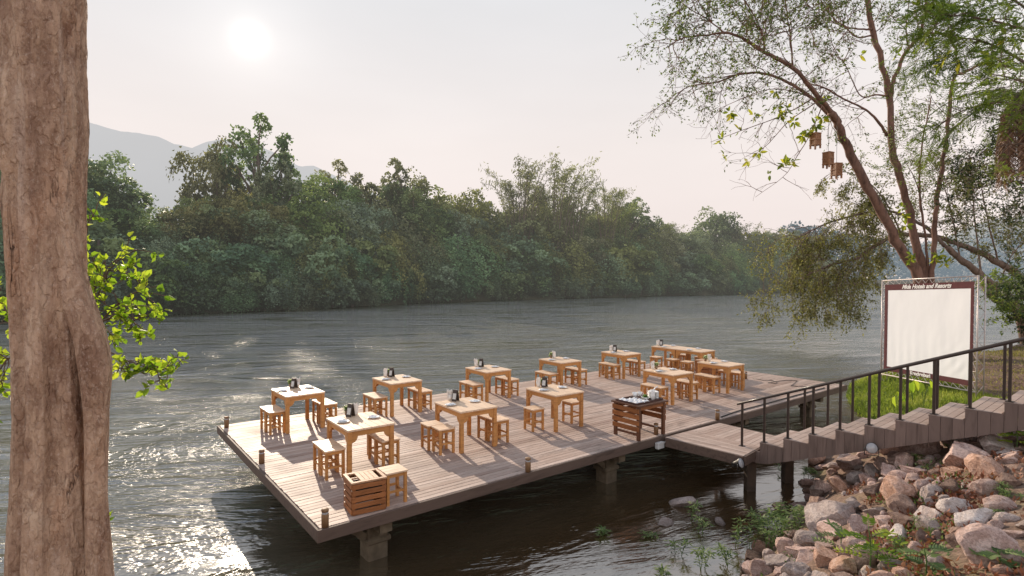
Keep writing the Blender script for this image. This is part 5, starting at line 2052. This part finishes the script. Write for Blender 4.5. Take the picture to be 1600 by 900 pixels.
# ------------------------------------------------------------------ leafy shoots behind the big trunk
def leafy_bush(name, label, anchors, org, mat, seed, leafs, cat="shrub"):
    root = empty(name, org)
    tag(root, label, cat)
    T = Tree(seed, org)
    for path, r, c, L, st in anchors:
        S = T.limb(path, r, .004, 24, 6)
        T.shoots(S, .15, 1, c, L, .005, 1, st)
    T.build(root, M['twig'], mat, "leaves", "stems", True)


st = dict(n=5, size=(.038, .068), w=.74, wander=.3, g=-.03, kids=3, fwd=.9, up=.1, tint=(.25, .95), spread=.012, flat=.15, lg=-.1)
o = Vector((-2.9, 4.3, gz(-2.9, 4.3)))
leafy_bush("leafy_shrub", "shrub with sunlit yellow-green leaves poking out behind the big trunk", [
    ([o + Vector((0, 0, 0)), (110, 560, 4.2), (160, 500, 4.0), (200, 462, 3.9), (250, 446, 3.85)], .016, 15, .22, st),
    ([(120, 540, 4.2), (160, 545, 4.0), (195, 562, 3.9), (225, 572, 3.85), (255, 577, 3.8)], .012, 10, .17, st),
    ([(110, 560, 4.2), (150, 470, 4.0), (165, 430, 3.95), (178, 415, 3.9)], .012, 9, .20, st),
    ([(120, 520, 4.2), (165, 500, 4.05), (195, 490, 4.0), (220, 520, 3.95)], .012, 11, .2, st),
    ([(100, 480, 4.2), (128, 400, 4.1), (138, 350, 4.0), (141, 335, 4.0)], .010, 4, .14, st),
    ([o + Vector((0, 0, 0)), (60, 560, 4.2), (20, 500, 4.2), (-15, 450, 4.2), (-40, 400, 4.2)], .014, 16, .26, st),
    ([(60, 560, 4.2), (15, 560, 4.1), (-10, 590, 4.1), (-40, 600, 4.1)], .012, 12, .24, st)], o, M['leaf_sprout'], 12, None)

# ------------------------------------------------------------------ plants of the near bank
def weed(x, y, z, h, n, seed, label, group=None, lean=.25, mat='leaf_weed', leafl=.15):
    rr = random.Random(seed)
    root = empty("water_weed", (x, y, z))
    tag(root, label, "plant", group)
    mb = MB(); lv = Leaves()
    for s in range(n):
        p = Vector((rr.gauss(0, .022 * n ** .5), rr.gauss(0, .022 * n ** .5), -.05))
        d = Vector((rr.gauss(0, lean), rr.gauss(0, lean), 1)).normalized()
        hh = h * rr.uniform(.6, 1.1)
        pts = [p.copy()]
        for k in range(8):
            d = (d + Vector((rr.gauss(0, .09), rr.gauss(0, .09), .03))).normalized()
            p = p + d * hh / 8
            pts.append(p.copy())
        mb.tube(pts, [.006 - .0005 * k for k in range(9)], 5)
        for k in range(3, 9):
            m = 2 if k < 7 else 5
            a0 = rr.uniform(0, 6.3)
            for j in range(m):
                a = a0 + 6.283 * j / m + rr.uniform(-.3, .3)
                L = leafl * rr.uniform(.7, 1.2) * (.6 + .4 * k / 8)
                D = np.array([math.cos(a), math.sin(a), rr.uniform(.1, .7)])
                lv.add(np.array(pts[k]), D, L * .55, L * .20, rr.uniform(.2, 1), flat=.8)
                Du = unit(D)
                lv.add(np.array(pts[k]) + Du * L * .42, np.array([math.cos(a), math.sin(a), -.25]), L * .6, L * .16, rr.uniform(.3, 1), flat=.8)
    mb.build("stems", M['leaf_weed'], root, fixn=False)
    link("leaves", lv.mesh("leaves"), M[mat], root)
    return root


WEEDS = [(947, 838, .16, 2, "tiny green sprout standing alone in the water below the deck"), (1014, 838, .14, 2, "small pale sprout in the water right of the tiny lone one"),
         (1076, 812, .42, 4, "upright weed growing in the shallows beside the low grey rock"), (1098, 834, .40, 3, "slender weed in the shallows right of the upright one"),
         (1062, 866, .32, 4, "half-withered weed standing in the shallows on the left"), (1098, 890, .42, 5, "withered weed clump at the bottom edge in the shallows"),
         (1150, 858, .46, 4, "tall yellowish weed leaning in the shallows"), (1172, 862, .52, 4, "tall leaning weed by the brown shallow rock"),
         (1190, 832, .46, 6, "bushy weed in the shade just right of the near support post"), (1212, 820, .42, 6, "bushy weed in front of the lone reddish boulder"),
         (1226, 846, .52, 9, "dense green weed clump against the rounded grey boulder"), (1205, 860, .46, 8, "dense leafy weed clump left of the rounded grey boulder"),
         (1245, 828, .40, 7, "green weed growing between the water and the large grey boulder"), (1140, 884, .30, 5, "low withered weed before the near corner of rocks"),
         (1033, 900, .2, 3, "small sprout at the picture's bottom edge in the water"), (1215, 715, .0, 0, "")]
for i, (u, v, h, n, lab) in enumerate(WEEDS):
    if n == 0:
        continue
    p = on_ground(u, v)
    weed(p.x, p.y, p.z, h, max(2, int(n * .7)), 60 + i, lab)
for i, (u, v) in enumerate(((1230, 742), (1262, 746), (1300, 760), (1168, 728))):
    if i < 2:
        p = at(u, v, WATER)
        weed(p.x, p.y, p.z, .22, 4, 90 + i, "small weed in the water behind the %s support post" % ("near" if i == 0 else "far"))


def sapling(p, h, seed, label, rachis=.30, arms=9, mat='leaf_sprout', leaf=.075):
    root = empty("sapling", p)
    tag(root, label, "sapling")
    rr = random.Random(seed)
    mb = MB(); lv = Leaves()
    pts = smooth_path([(0, 0, -.05), (.02, .01, h * .5), (-.01, .0, h)], 10)
    mb.tube(pts, [.008 - .0004 * k for k in range(10)], 6)
    for k in range(arms):
        f = .35 + .65 * k / (arms - 1)
        b = pts[min(9, int(f * 9))]
        a = k * 2.4 + rr.uniform(-.3, .3)
        out = Vector((math.cos(a), math.sin(a), .35))
        L = rachis * rr.uniform(.75, 1.15)
        q = [b + out.normalized() * L * t + Vector((0, 0, -.30 * L * t * t)) for t in np.linspace(0, 1, 8)]
        mb.tube(q, .003, 4, cap=False)
        side = out.cross(Vector((0, 0, 1))).normalized()
        tb = rr.uniform(.1, .9)
        for j in range(2, 8):
            for s in (-1, 1):
                lv.add(np.array(q[j]), np.array(side * s + out * .45 + Vector((0, 0, -.15))), leaf * rr.uniform(.8, 1.15), leaf * .45, min(1, max(0, tb + rr.uniform(-.2, .2))), flat=.85)
        lv.add(np.array(q[-1]), np.array(out), leaf, leaf * .45, tb, flat=.8)
    mb.build("stem", M['leaf_weed'], root, fixn=False)
    link("leaves", lv.mesh("leaves", True), M[mat], root)


for i, (u, v, h, lab, mt, ra, ar) in enumerate(((1358, 896, .42, "yellow-green sapling with paired leaflets in the foreground rocks", 'leaf_sprout', .27, 12),
                                       (1312, 868, .30, "small sapling with paired leaflets behind the red-faced boulder", 'leaf_weed', .22, 8),
                                       (1445, 905, .26, "low dark-leaved sapling at the bottom edge right of the yellow-green one", 'leaf_weed', .17, 6),
                                       (1588, 704, .30, "bright green sapling at the picture's right side above the orange boulder", 'leaf_sprout', .24, 9),
                                       (1560, 890, .16, "low leafy sapling at the bottom edge beneath the big stained boulder", 'leaf_weed', .16, 6))):
    p = on_ground(u, v)
    sapling(p, h, 30 + i, lab, ra, ar, mt, .07)
for i, (u, v, n, lab) in enumerate(((1455, 832, 14, "low bushy green plant in the middle of the near slope"), (1500, 700, 8, "tuft of weeds between the boulders under the upper stair"),
                                    (1420, 862, 10, "low bushy plant left of the leaf litter"), (1575, 772, 10, "low yellow-green plant among dead leaves on the right"),
                                    (1445, 722, 5, "little weed in front of the pale pink boulder by the stair"), (1560, 812, 8, "low weed on the big pale boulder's right"))):
    p = on_ground(u, v)
    weed(p.x, p.y, p.z, .17, n, 130 + i, lab, lean=.6, leafl=.075)

# broad-leaved water plants by the screen foot
for i, (u, v, h, lab) in enumerate(((1443, 636, .75, "broad bright leaf plant standing before the screen, right one"), (1426, 632, .65, "broad bright leaf plant standing before the screen, left one"),
                                    (1397, 640, .45, "low broad-leaved plant at the tip of the grass patch"))):
    p = on_ground(u, v)
    root = empty("broad_leaf_plant", p)
    tag(root, lab, "plant")
    rr = random.Random(i)
    mb = MB(); lv = Leaves()
    for k in range(3):
        a = rr.uniform(0, 6.3)
        t = Vector((.14 * math.cos(a), .14 * math.sin(a), h * rr.uniform(.6, 1)))
        mb.tube(smooth_path([(0, 0, -.03), (t.x * .3, t.y * .3, t.z * .6), tuple(t)], 8), .008, 5)
        lv.add(np.array(t) + np.array([0, 0, .10]), np.array([math.cos(a) * .4, -.25, -1.0]), .34, .24, rr.uniform(.5, 1), flat=0)
    mb.build("stalks", M['leaf_weed'], root, fixn=False)
    link("leaves", lv.mesh("leaves", True), M['leaf_sprout'], root)


# grass ------------------------------------------------------------------------
def scatter(n, xr, yr, cond):
    out = []
    while sum(map(len, out)) < n:
        P = np.stack([RNG.uniform(*xr, n), RNG.uniform(*yr, n)], 1)
        z, d = ground_z_np(P)
        q = P - np.array(SP[:2])
        al = q @ np.array(SD[:2]); nn = q @ np.array(SN[:2])
        m = cond(P[:, 0], P[:, 1], d, al, nn)
        out.append(np.column_stack([P, z])[m])
    return np.concatenate(out)[:n]


def blades(name, P, L, W, mat, label, cat, tint=(0, 1), up=1.0, spread=.5, flat=0.0):
    lv = Leaves()
    n = len(P)
    D = RNG.normal(size=(n, 3)) * spread + np.array([0, 0, up])
    tt = np.array([mnoise.noise(Vector((p[0] * .7, p[1] * .7, 2))) for p in P]) * .6 + .5 + RNG.normal(0, .18, n)
    lv.add(P, D, RNG.uniform(*L, n), RNG.uniform(*W, n), np.clip(tt, 0, 1) * (tint[1] - tint[0]) + tint[0], flat=flat)
    tag(link(name, lv.mesh(name), M[mat]), label, cat, kind='stuff')


P = scatter(26000, (8.8, 14.8), (13.4, 22.4), lambda x, y, d, al, nn: (d > -.12) & (d < 2.6 + .8 * np.sin(x * 2)) & (nn > 1.7) & (x > 9.3))
blades("bright_grass", P, (.07, .20), (.014, .03), 'grass', "bright green grass patch at the water's edge below the screen", "grass")
P = scatter(34000, (11.0, 30), (8.8, 30), lambda x, y, d, al, nn: (d > .1) & (d < 10) & (nn > 2.0) & (d > 2.0 + .6 * np.sin(x * 3)))
blades("dry_grass", P, (.05, .13), (.012, .026), 'grass_dry', "half-dry grass on the slope to the right of the screen", "grass", spread=.7)
P = scatter(5200, (2.9, 10.5), (3.4, 10.0), lambda x, y, d, al, nn: (d > .75) & (nn < -.1) & (x / y > .64 + .06 * np.sin(y * 5)) & (x / y < 1.1) & (np.sin(x * 2.3 + 1) * np.sin(y * 2.9) > -.35))
P[:, 2] += RNG.uniform(.005, .07, len(P))
blades("dead_leaves", P, (.04, .085), (.022, .045), 'litter', "reddish dead leaves lying between the rocks of the near slope", "leaf litter", up=.15, spread=1.0, flat=.6)
P = scatter(3600, (2.9, 10.5), (3.2, 11.5), lambda x, y, d, al, nn: (d > .5) & (nn < -.05) & (np.sin(x * 2.9 + 2) * np.sin(y * 2.3 + 1) > .12))
P[:, 2] += RNG.uniform(.0, .06, len(P))
blades("ground_cover", P, (.03, .07), (.015, .03), 'leaf_weed', "small green leaves creeping over the soil between the rocks", "ground cover", up=.5, spread=.9, flat=.4)

# ------------------------------------------------------------------ the right-hand bushes
st = dict(n=10, size=(.10, .18), w=.5, wander=.3, g=-.03, kids=4, fwd=.8, up=.1, tint=(.0, .9), spread=.06, flat=.2)
for nm, lab, u, v, Y, hh, nstem, seed, mt in (
        ("riverside_bush", "dense green bush at the right side beyond the leaning trunk", 1612, 500, 26.5, 3.6, 9, 71, 'leaf_feather'),
        ("riverside_bush", "dark bush under the palm at the right side", 1650, 520, 22, 3.0, 8, 72, 'leaf_dark')):
    p = dep(u, v, Y)
    o = Vector((p.x, p.y, gz(p.x, p.y)))
    root = empty(nm, o)
    tag(root, lab, "bush")
    T = Tree(seed, o)
    for k in range(nstem):
        a = k * 2.39996
        e = o + Vector((math.cos(a) * 1.5, math.sin(a) * 1.2, hh * (.55 + .45 * ((k * 5) % nstem) / nstem)))
        S = T.limb([o + Vector((math.cos(a) * .15, math.sin(a) * .15, -.1)), o.lerp(e, .5) + Vector((0, 0, .2)), e], .05, .01, 14, 6)
        T.shoots(S, .2, 1, 9, .9, .01, 2, dict(st, kids=3, n=7))
    T.build(root, M['twig'], M[mt], "leaves", "stems")

# dark small-leaved canopy hanging in from the right edge
o = Vector((18.8, 19.0, gz(18.8, 19.0)))
root = empty("shade_tree", o)
tag(root, "dark small-leaved tree standing behind the palm at the right edge", "tree")
T = Tree(77, o)
T.limb([o + Vector((0, 0, -.2)), (1660, 420, 19), (1650, 330, 19), (1640, 250, 19)], .2, .08, 20)
for path in ([(1650, 330, 19), (1610, 290, 19.2), (1560, 285, 19.5), (1515, 300, 19.6)], [(1645, 300, 19), (1600, 250, 19.3), (1555, 240, 19.4), (1500, 250, 19.4)],
             [(1652, 340, 19), (1620, 330, 19.2), (1585, 335, 19.3)], [(1640, 250, 19), (1605, 190, 19), (1570, 180, 19)]):
    S = T.limb(path, .06, .012, 20, 7)
    T.shoots(S, .2, 1, 12, 1.1, .012, 2, dict(st, n=8, size=(.06, .12), tint=(0, .4)))
T.build(root, M['bark_grey'], M['leaf_dark'])

# ------------------------------------------------------------------ the far bank
SU = [(-420, 39.8), (-200, 43.5), (0, 48.6), (130, 52.8), (250, 56.9), (480, 66.6), (700, 88.3), (900, 106.5), (1150, 135.1), (1215, 152.7), (1300, 212.9), (1400, 277.6), (1560, 351.7), (1900, 388.7)]


def shore_y(u):
    return float(np.interp(u, [p[0] for p in SU], [p[1] for p in SU]))


SKY = [(-420, 230), (-200, 210), (0, 225), (140, 256), (170, 262), (200, 290), (230, 305), (260, 298), (290, 290), (320, 278), (345, 272), (365, 270), (390, 272), (445, 275), (475, 276), (500, 280), (520, 272),
       (545, 274), (570, 286), (600, 270), (640, 268), (665, 284), (690, 300), (730, 298), (770, 312), (800, 300), (880, 300), (910, 310), (935, 312), (985, 318), (1000, 322), (1030, 332), (1050, 352), (1085, 352),
       (1140, 345), (1180, 349), (1220, 345), (1260, 352)]


def sky_v(u):
    return float(np.interp(u, [p[0] for p in SKY], [p[1] for p in SKY]))


# far ground: a low bank rising behind the shore
V, F = [], []
us = list(range(-420, 1901, 20))
rows = ((-.004, -1.3), (.0, -.9), (.012, .2), (.05, 1.2), (.2, 2.0), (.8, 3.0))
for u in us:
    Y = shore_y(u)
    wob = 1 + .012 * math.sin(u * .05) + .008 * math.sin(u * .13)
    for e, z in rows:
        y = Y * wob * (1 + e) if e < .8 else Y * 2.2
        d = ray(u, 434.5)
        V.append((d.x * y, y, z))
n = len(rows)
for i in range(len(us) - 1):
    for j in range(n - 1):
        F.append((i * n + j, (i + 1) * n + j, (i + 1) * n + j + 1, i * n + j + 1))
me = bpy.data.meshes.new("far_bank_ground")
me.from_pydata(V, [], F)
tag(link("far_bank_ground", me, M['farground']), "dark low bank under the forest across the river", "ground", kind='structure')


def clump_leaves(lv, C, N, count, spread, L, w, tb, rr):
    """a spray of leaves round C whose blades mostly face along N (outwards and up)"""
    N = unit(np.array(N, float) + np.array([0, 0, .45]))
    off = RNG.normal(size=(count, 3)) * spread
    off -= np.outer(off @ N, N) * .65
    P = np.array(C) + off
    nn = unit(N + RNG.normal(size=(count, 3)) * .55)
    D = unit(np.cross(nn, RNG.normal(size=(count, 3)) + np.array([0, 0, .01])))
    D = unit(D + np.array([0, 0, -.35]))
    S = unit(np.cross(D, nn))
    ln = RNG.uniform(L * .6, L * 1.3, count)
    lv.P.append(P - D * (ln[:, None] * .5)); lv.D.append(D); lv.S.append(S)
    lv.L.append(ln); lv.W.append(ln * w)
    lv.T.append(np.clip(tb + RNG.normal(0, .13, count), 0, 1))


def far_tree_mesh(seed, kind):
    """unit tree (height 1); returns trunk MB and crown mesh"""
    rr = random.Random(seed)
    mb = MB(); lv = Leaves()
    if kind in ('round', 'tall', 'airy', 'bush'):
        if kind == 'round':
            nl, cz, rx, rz_, nc, nlf, L, lob = 19, .60, .34, .36, 17, 26, .034, .135
        elif kind == 'tall':
            nl, cz, rx, rz_, nc, nlf, L, lob = 18, .66, .25, .32, 16, 25, .029, .105
        elif kind == 'airy':
            nl, cz, rx, rz_, nc, nlf, L, lob = 19, .72, .27, .25, 10, 24, .024, .082
        else:
            nl, cz, rx, rz_, nc, nlf, L, lob = 18, .45, .62, .42, 17, 24, .062, .19
        lobes = []
        for i in range(nl):
            a = i * 2.39996 + rr.uniform(-.3, .3)
            f = (i + .5) / nl
            ph = math.acos(1 - 2 * f)
            k = rr.uniform(.55, 1.0)
            c = Vector((rx * k * math.sin(ph) * math.cos(a), rx * k * math.sin(ph) * math.sin(a), cz + rz_ * k * math.cos(ph)))
            lobes.append((c, lob * rr.uniform(.6, 1.3), rr.uniform(.1, .8)))
        trunk_top = cz + rz_ * .4
        mb.tube(smooth_path([(0, 0, -.05), (.015, .01, trunk_top * .5), (-.01, .015, trunk_top)], 8), [.020 - .0018 * i for i in range(8)], 6)
        for c, r, tb in lobes:
            mb.tube([(0, 0, max(.12, c.z - .22)), (c.x * .5, c.y * .5, c.z - .09), tuple(c)], [.008, .006, .003], 4, cap=False)
            for j in range(nc):
                d = Vector((rr.gauss(0, 1), rr.gauss(0, 1), rr.gauss(.25, .9))).normalized()
                q = c + d * r * rr.uniform(.75, 1.05)
                tt = tb + .38 * d.z + .12 * (q.z - cz) / max(rz_, .1) + rr.uniform(-.16, .16)  # skylight painted into the tint: upward sides of each lobe lighter
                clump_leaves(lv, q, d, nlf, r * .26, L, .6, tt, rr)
    elif kind == 'bamboo':
        for k in range(34):
            a = rr.uniform(0, 6.3)
            out = Vector((math.cos(a), math.sin(a), 0)) * rr.uniform(.02, .30)
            b = Vector((math.cos(a), math.sin(a), 0)) * rr.uniform(0, .06)
            h = rr.uniform(.6, 1.0)
            pts = smooth_path([tuple(b), tuple(b + out * .35 + Vector((0, 0, h * .55))), tuple(b + out * .8 + Vector((0, 0, h * .88))), tuple(b + out * 1.35 + Vector((0, 0, h * .95)))], 16)
            mb.tube(pts, [.0045 - .00025 * i for i in range(16)], 4, cap=False)
            tb = rr.uniform(.2, .8)
            for i in range(3, 16):
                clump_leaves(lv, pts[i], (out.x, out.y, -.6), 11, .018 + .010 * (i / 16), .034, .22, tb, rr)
    elif kind == 'drape':
        # vine-hung mass: sheets of leaves falling from a domed top
        for k in range(30):
            a = rr.uniform(0, 6.3)
            r0 = rr.uniform(.05, .42)
            top = Vector((math.cos(a) * r0, math.sin(a) * r0, rr.uniform(.55, 1.0) * (1 - .5 * r0)))
            end = Vector((math.cos(a) * (r0 + .16), math.sin(a) * (r0 + .16), top.z * rr.uniform(.05, .45)))
            tb = rr.uniform(.1, .8)
            for i in range(9):
                f = i / 8
                q = top.lerp(end, f) + Vector((math.cos(a), math.sin(a), 0)) * .10 * math.sin(f * math.pi)
                clump_leaves(lv, q, (math.cos(a), math.sin(a), .5 - .7 * f), 26, .055, .036, .62, tb + .35 * (1 - f) - .15 + rr.uniform(-.15, .15), rr)  # tint paints light in too: sheets lighter at the top, darker below
        mb.tube([(0, 0, -.05), (.02, 0, .4), (0, .02, .8)], [.03, .02, .01], 6)
    return mb, lv.mesh("crown")


FAR = {}
for kind, seeds in (('round', (1, 2, 3, 4)), ('tall', (5, 6, 7)), ('airy', (8, 9)), ('bush', (10, 11, 12)), ('bamboo', (13, 14)), ('drape', (15, 16, 17))):
    FAR[kind] = []
    for s in seeds:
        mb, cm = far_tree_mesh(s, kind)
        t = mb.build("trunk", M['bark_far'])
        tm = t.data
        bpy.data.objects.remove(t)
        FAR[kind].append((tm, cm))
fr = random.Random(17)


def far_tree(u, Y, vtop, kind, mats, label, group, zb=0.8, wide=1.0, name="bank_tree", cat="tree", hmin=2.5):
    d = ray(u, 434.5)
    base = Vector((d.x * Y, Y, zb))
    h = max(hmin, dep(u, vtop, Y).z - zb)
    root = empty(name, base, fr.uniform(0, 6.3))
    tm, cm = fr.choice(FAR[kind])
    w = h * wide * fr.uniform(.9, 1.15)
    for nm, me, mt in (("trunk", tm, M['bark_far']), ("crown", cm, None)):
        o = bpy.data.objects.new(nm, me)
        COL.objects.link(o)
        o.parent = root
        o.scale = (w, w, h)
        if mt is None:
            if len(me.materials) == 0:
                me.materials.append(M['leaf_far'])
            o.material_slots[0].link = 'OBJECT'
            o.material_slots[0].material = M[mats]
    tag(root, label, cat, group)
    return root


G1, G2, G3, G4 = "dark green trees of the far bank", "olive trees of the far bank", "leafy bushes along the far waterline", "vine-hung trees of the far bank"


def where(u):
    return "left half of the far bank" if u < 560 else "right half of the far bank"


# skyline row
u = -400.0
while u < 1290:
    Y = shore_y(u) * 1.22
    k = fr.choice(('round', 'round', 'tall'))
    m = fr.choice(('leaf_far', 'leaf_far', 'leaf_olive'))
    far_tree(u, Y, sky_v(u) + fr.uniform(0, 34) * 80 / Y + 3, k, m, ("olive" if m == 'leaf_olive' else "dark green") + " tree on the skyline, " + where(u), (G2 if m == 'leaf_olive' else G1) + " on the skyline, " + where(u), 1.6, fr.uniform(.8, 1.1))
    u += 50 * (70 / Y) ** .45 * fr.uniform(.7, 1.2)
u = -400.0
while u < 1290:
    Y = shore_y(u) * 1.12
    sv = sky_v(u); bv = dep(u, 434.5, Y)
    k = fr.choice(('round', 'tall', 'drape', 'round'))
    m = fr.choice(('leaf_far', 'leaf_far', 'leaf_olive', 'leaf_bush'))
    far_tree(u, Y, sv + (440 - sv) * fr.uniform(.16, .38), k, m, "mid-height tree in the middle of the forest, " + where(u), "mid-height trees of the forest, " + where(u), 1.2, fr.uniform(.85, 1.2))
    u += 40 * (70 / Y) ** .45 * fr.uniform(.7, 1.2)
u = -400.0
while u < 1290:
    Y = shore_y(u) * 1.05
    sv = sky_v(u)
    k = fr.choice(('drape', 'bush', 'drape', 'round'))
    m = fr.choice(('leaf_bush', 'leaf_bush', 'leaf_far', 'leaf_olive'))
    far_tree(u, Y, sv + (440 - sv) * fr.uniform(.42, .66), k, m, "low vine-hung tree near the water, " + where(u), G4 + ", " + where(u), .3, fr.uniform(.9, 1.3))
    u += 36 * (70 / Y) ** .45 * fr.uniform(.7, 1.25)
u = -400.0
while u < 1290:
    Y = shore_y(u) * fr.uniform(.995, 1.02)
    k = fr.choice(('bush', 'bush', 'drape'))
    far_tree(u, Y, 440 - fr.uniform(5, 38) * (75 / Y), k, fr.choice(('leaf_bush', 'leaf_bush', 'leaf_far')), "leafy bush overhanging the waterline, " + where(u), G3 + ", " + where(u), -.8, fr.uniform(.9, 1.25), "bank_bush", "bush")
    u += 25 * (70 / Y) ** .5 * fr.uniform(.7, 1.3)
# trees one can pick out
far_tree(402, 78, 186, 'airy', 'leaf_far', "tallest tree of the far bank, open crown on a visible trunk", None, 1.2, .78)
far_tree(432, 77, 240, 'airy', 'leaf_far', "open-crowned tree leaning against the tallest one's right side", None, 1.2, .6)
far_tree(340, 76, 228, 'round', 'leaf_olive', "big domed tree left of the tallest tree", None, 1.2, .68)
far_tree(160, 66, 250, 'tall', 'leaf_far', "dark tree right beside the big foreground trunk", None, 1.2, .9)
far_tree(630, 98, 253, 'airy', 'leaf_olive', "thin-leaved tree with twiggy top left of the bamboo", None, 1.2, 1.0)
far_tree(528, 92, 256, 'airy', 'leaf_bamboo', "pale open tree in the middle of the left skyline", None, 1.2, .9)
far_tree(1117, 168, 326, 'round', 'leaf_far', "round-crowned tree standing above the forest at the right", None, 1.6, .9)
far_tree(985, 128, 310, 'airy', 'leaf_far', "small open-crowned tree right of the bamboo clumps", None, 1.2, .95)
far_tree(415, 64.5, 408, 'drape', 'leaf_bush', "pale green bush cascading to the water below the tallest tree", None, -.75, 1.2, "bank_bush", "bush")
for u, Y, v, w, lab in ((812, 108, 240, .8, "tall feathery bamboo clump above the forest, left of a pair"), (862, 111, 245, .85, "tall feathery bamboo clump above the forest, right of a pair"), (895, 114, 268, .7, "bamboo clump leaning right beside the tall pair"),
                        (948, 120, 284, .75, "yellowish bamboo clump with a bending tip, apart from the others"), (968, 124, 292, .6, "slim bamboo clump behind the yellowish one"), (925, 122, 330, .9, "low bamboo clump between the tall ones"),
                        (720, 104, 330, .9, "yellowish bamboo clump low in the forest left of the pair"), (1045, 140, 345, .8, "thin bamboo clump near the right end of the forest"), (1170, 160, 345, 1.0, "pale bamboo clump at the right end of the forest")):
    far_tree(u, Y, v, 'bamboo', 'leaf_bamboo', lab, None, .8, w, "bamboo_clump", "bamboo")


# the far-off wood at the bend: one mass
def distant_wood():
    P, D, L, T = [], [], [], []
    lv = Leaves()
    for i in range(560):
        u = fr.uniform(1215, 1800)
        Y = float(np.interp(u, [1215, 1300, 1400, 1560, 1800], [205, 250, 320, 390, 420])) * fr.uniform(1.0, 1.25)
        top = float(np.interp(u, [1215, 1290, 1340, 1400, 1470, 1540, 1600, 1700, 1800], [352, 362, 372, 378, 380, 366, 352, 340, 330]))
        f = fr.random() ** .8
        v = top + 6 + (450 - top) * (1 - f)
        c = dep(u, v, Y)
        c.z = max(c.z, -.5)
        r = fr.uniform(3.0, 5.5)
        tb = fr.uniform(.1, .75)
        n = 75
        d = unit(RNG.normal(size=(n, 3)) + np.array([0, -.3, .2]))
        q = np.array(c) + d * r * np.array([1.1, 1.1, .8])
        ln = RNG.uniform(.9, 1.9, n)
        lv.add(q, RNG.normal(size=(n, 3)) * .8 + d * .6, ln, ln * .6, np.clip(tb + .3 * d[:, 2] + RNG.normal(0, .1, n), 0, 1), flat=.2)  # upward-facing leaves tinted lighter, as painted skylight
    tag(link("distant_wood", lv.mesh("distant_wood"), M['farwood']), "hazy blue-green wood far off at the river bend", "wood", kind='stuff')


distant_wood()


# hazy mountains -----------------------------------------------------------------
def ridge(name, prof, Y, label, seed):
    V, F = [], []
    us = np.arange(prof[0][0], prof[-1][0] + 1, 6.0)
    nr = 16
    for u in us:
        v = float(np.interp(u, [p[0] for p in prof], [p[1] for p in prof]))
        top = dep(float(u), v, Y)
        for j in range(nr):
            f = j / (nr - 1)
            y = Y * (1 - .38 * f)
            x = top.x
            z = top.z * (1 - f) ** 1.15
            z += (mnoise.fractal(Vector((x * .004, y * .004, seed)), .9, 2.1, 5)) * 34 * (1 if j else .30) * (1 - f)
            z += 22 * math.sin(x * .011 + f * 3) * f * (1 - f) * 3
            V.append((x, y, z - .9))
    n = nr
    for i in range(len(us) - 1):
        for j in range(n - 1):
            F.append((i * n + j, i * n + j + 1, (i + 1) * n + j + 1, (i + 1) * n + j))
    me = bpy.data.meshes.new(name)
    me.from_pydata(V, [], F)
    me.polygons.foreach_set("use_smooth", [True] * len(F))
    tag(link(name, me, M['hill']), label, "mountain", kind='structure')


ridge("hills", [(-700, 260), (-400, 215), (-150, 205), (40, 182), (140, 190), (185, 203), (215, 207), (245, 213), (272, 226), (300, 231), (330, 238), (420, 262), (520, 300), (640, 350)], 2100, "hazy blue mountain ridge at the left", 3)
ridge("hills", [(100, 300), (220, 260), (290, 236), (318, 222), (345, 217), (372, 219), (400, 226), (440, 243), (470, 259), (490, 258), (510, 268), (560, 292), (680, 340), (760, 380)], 2900, "fainter mountain ridge behind the tallest tree", 9)
ridge("hills", [(1200, 420), (1350, 395), (1450, 380), (1560, 345), (1640, 330), (1800, 310), (2100, 330)], 900, "low green-blue hill behind the bend at the right", 14)
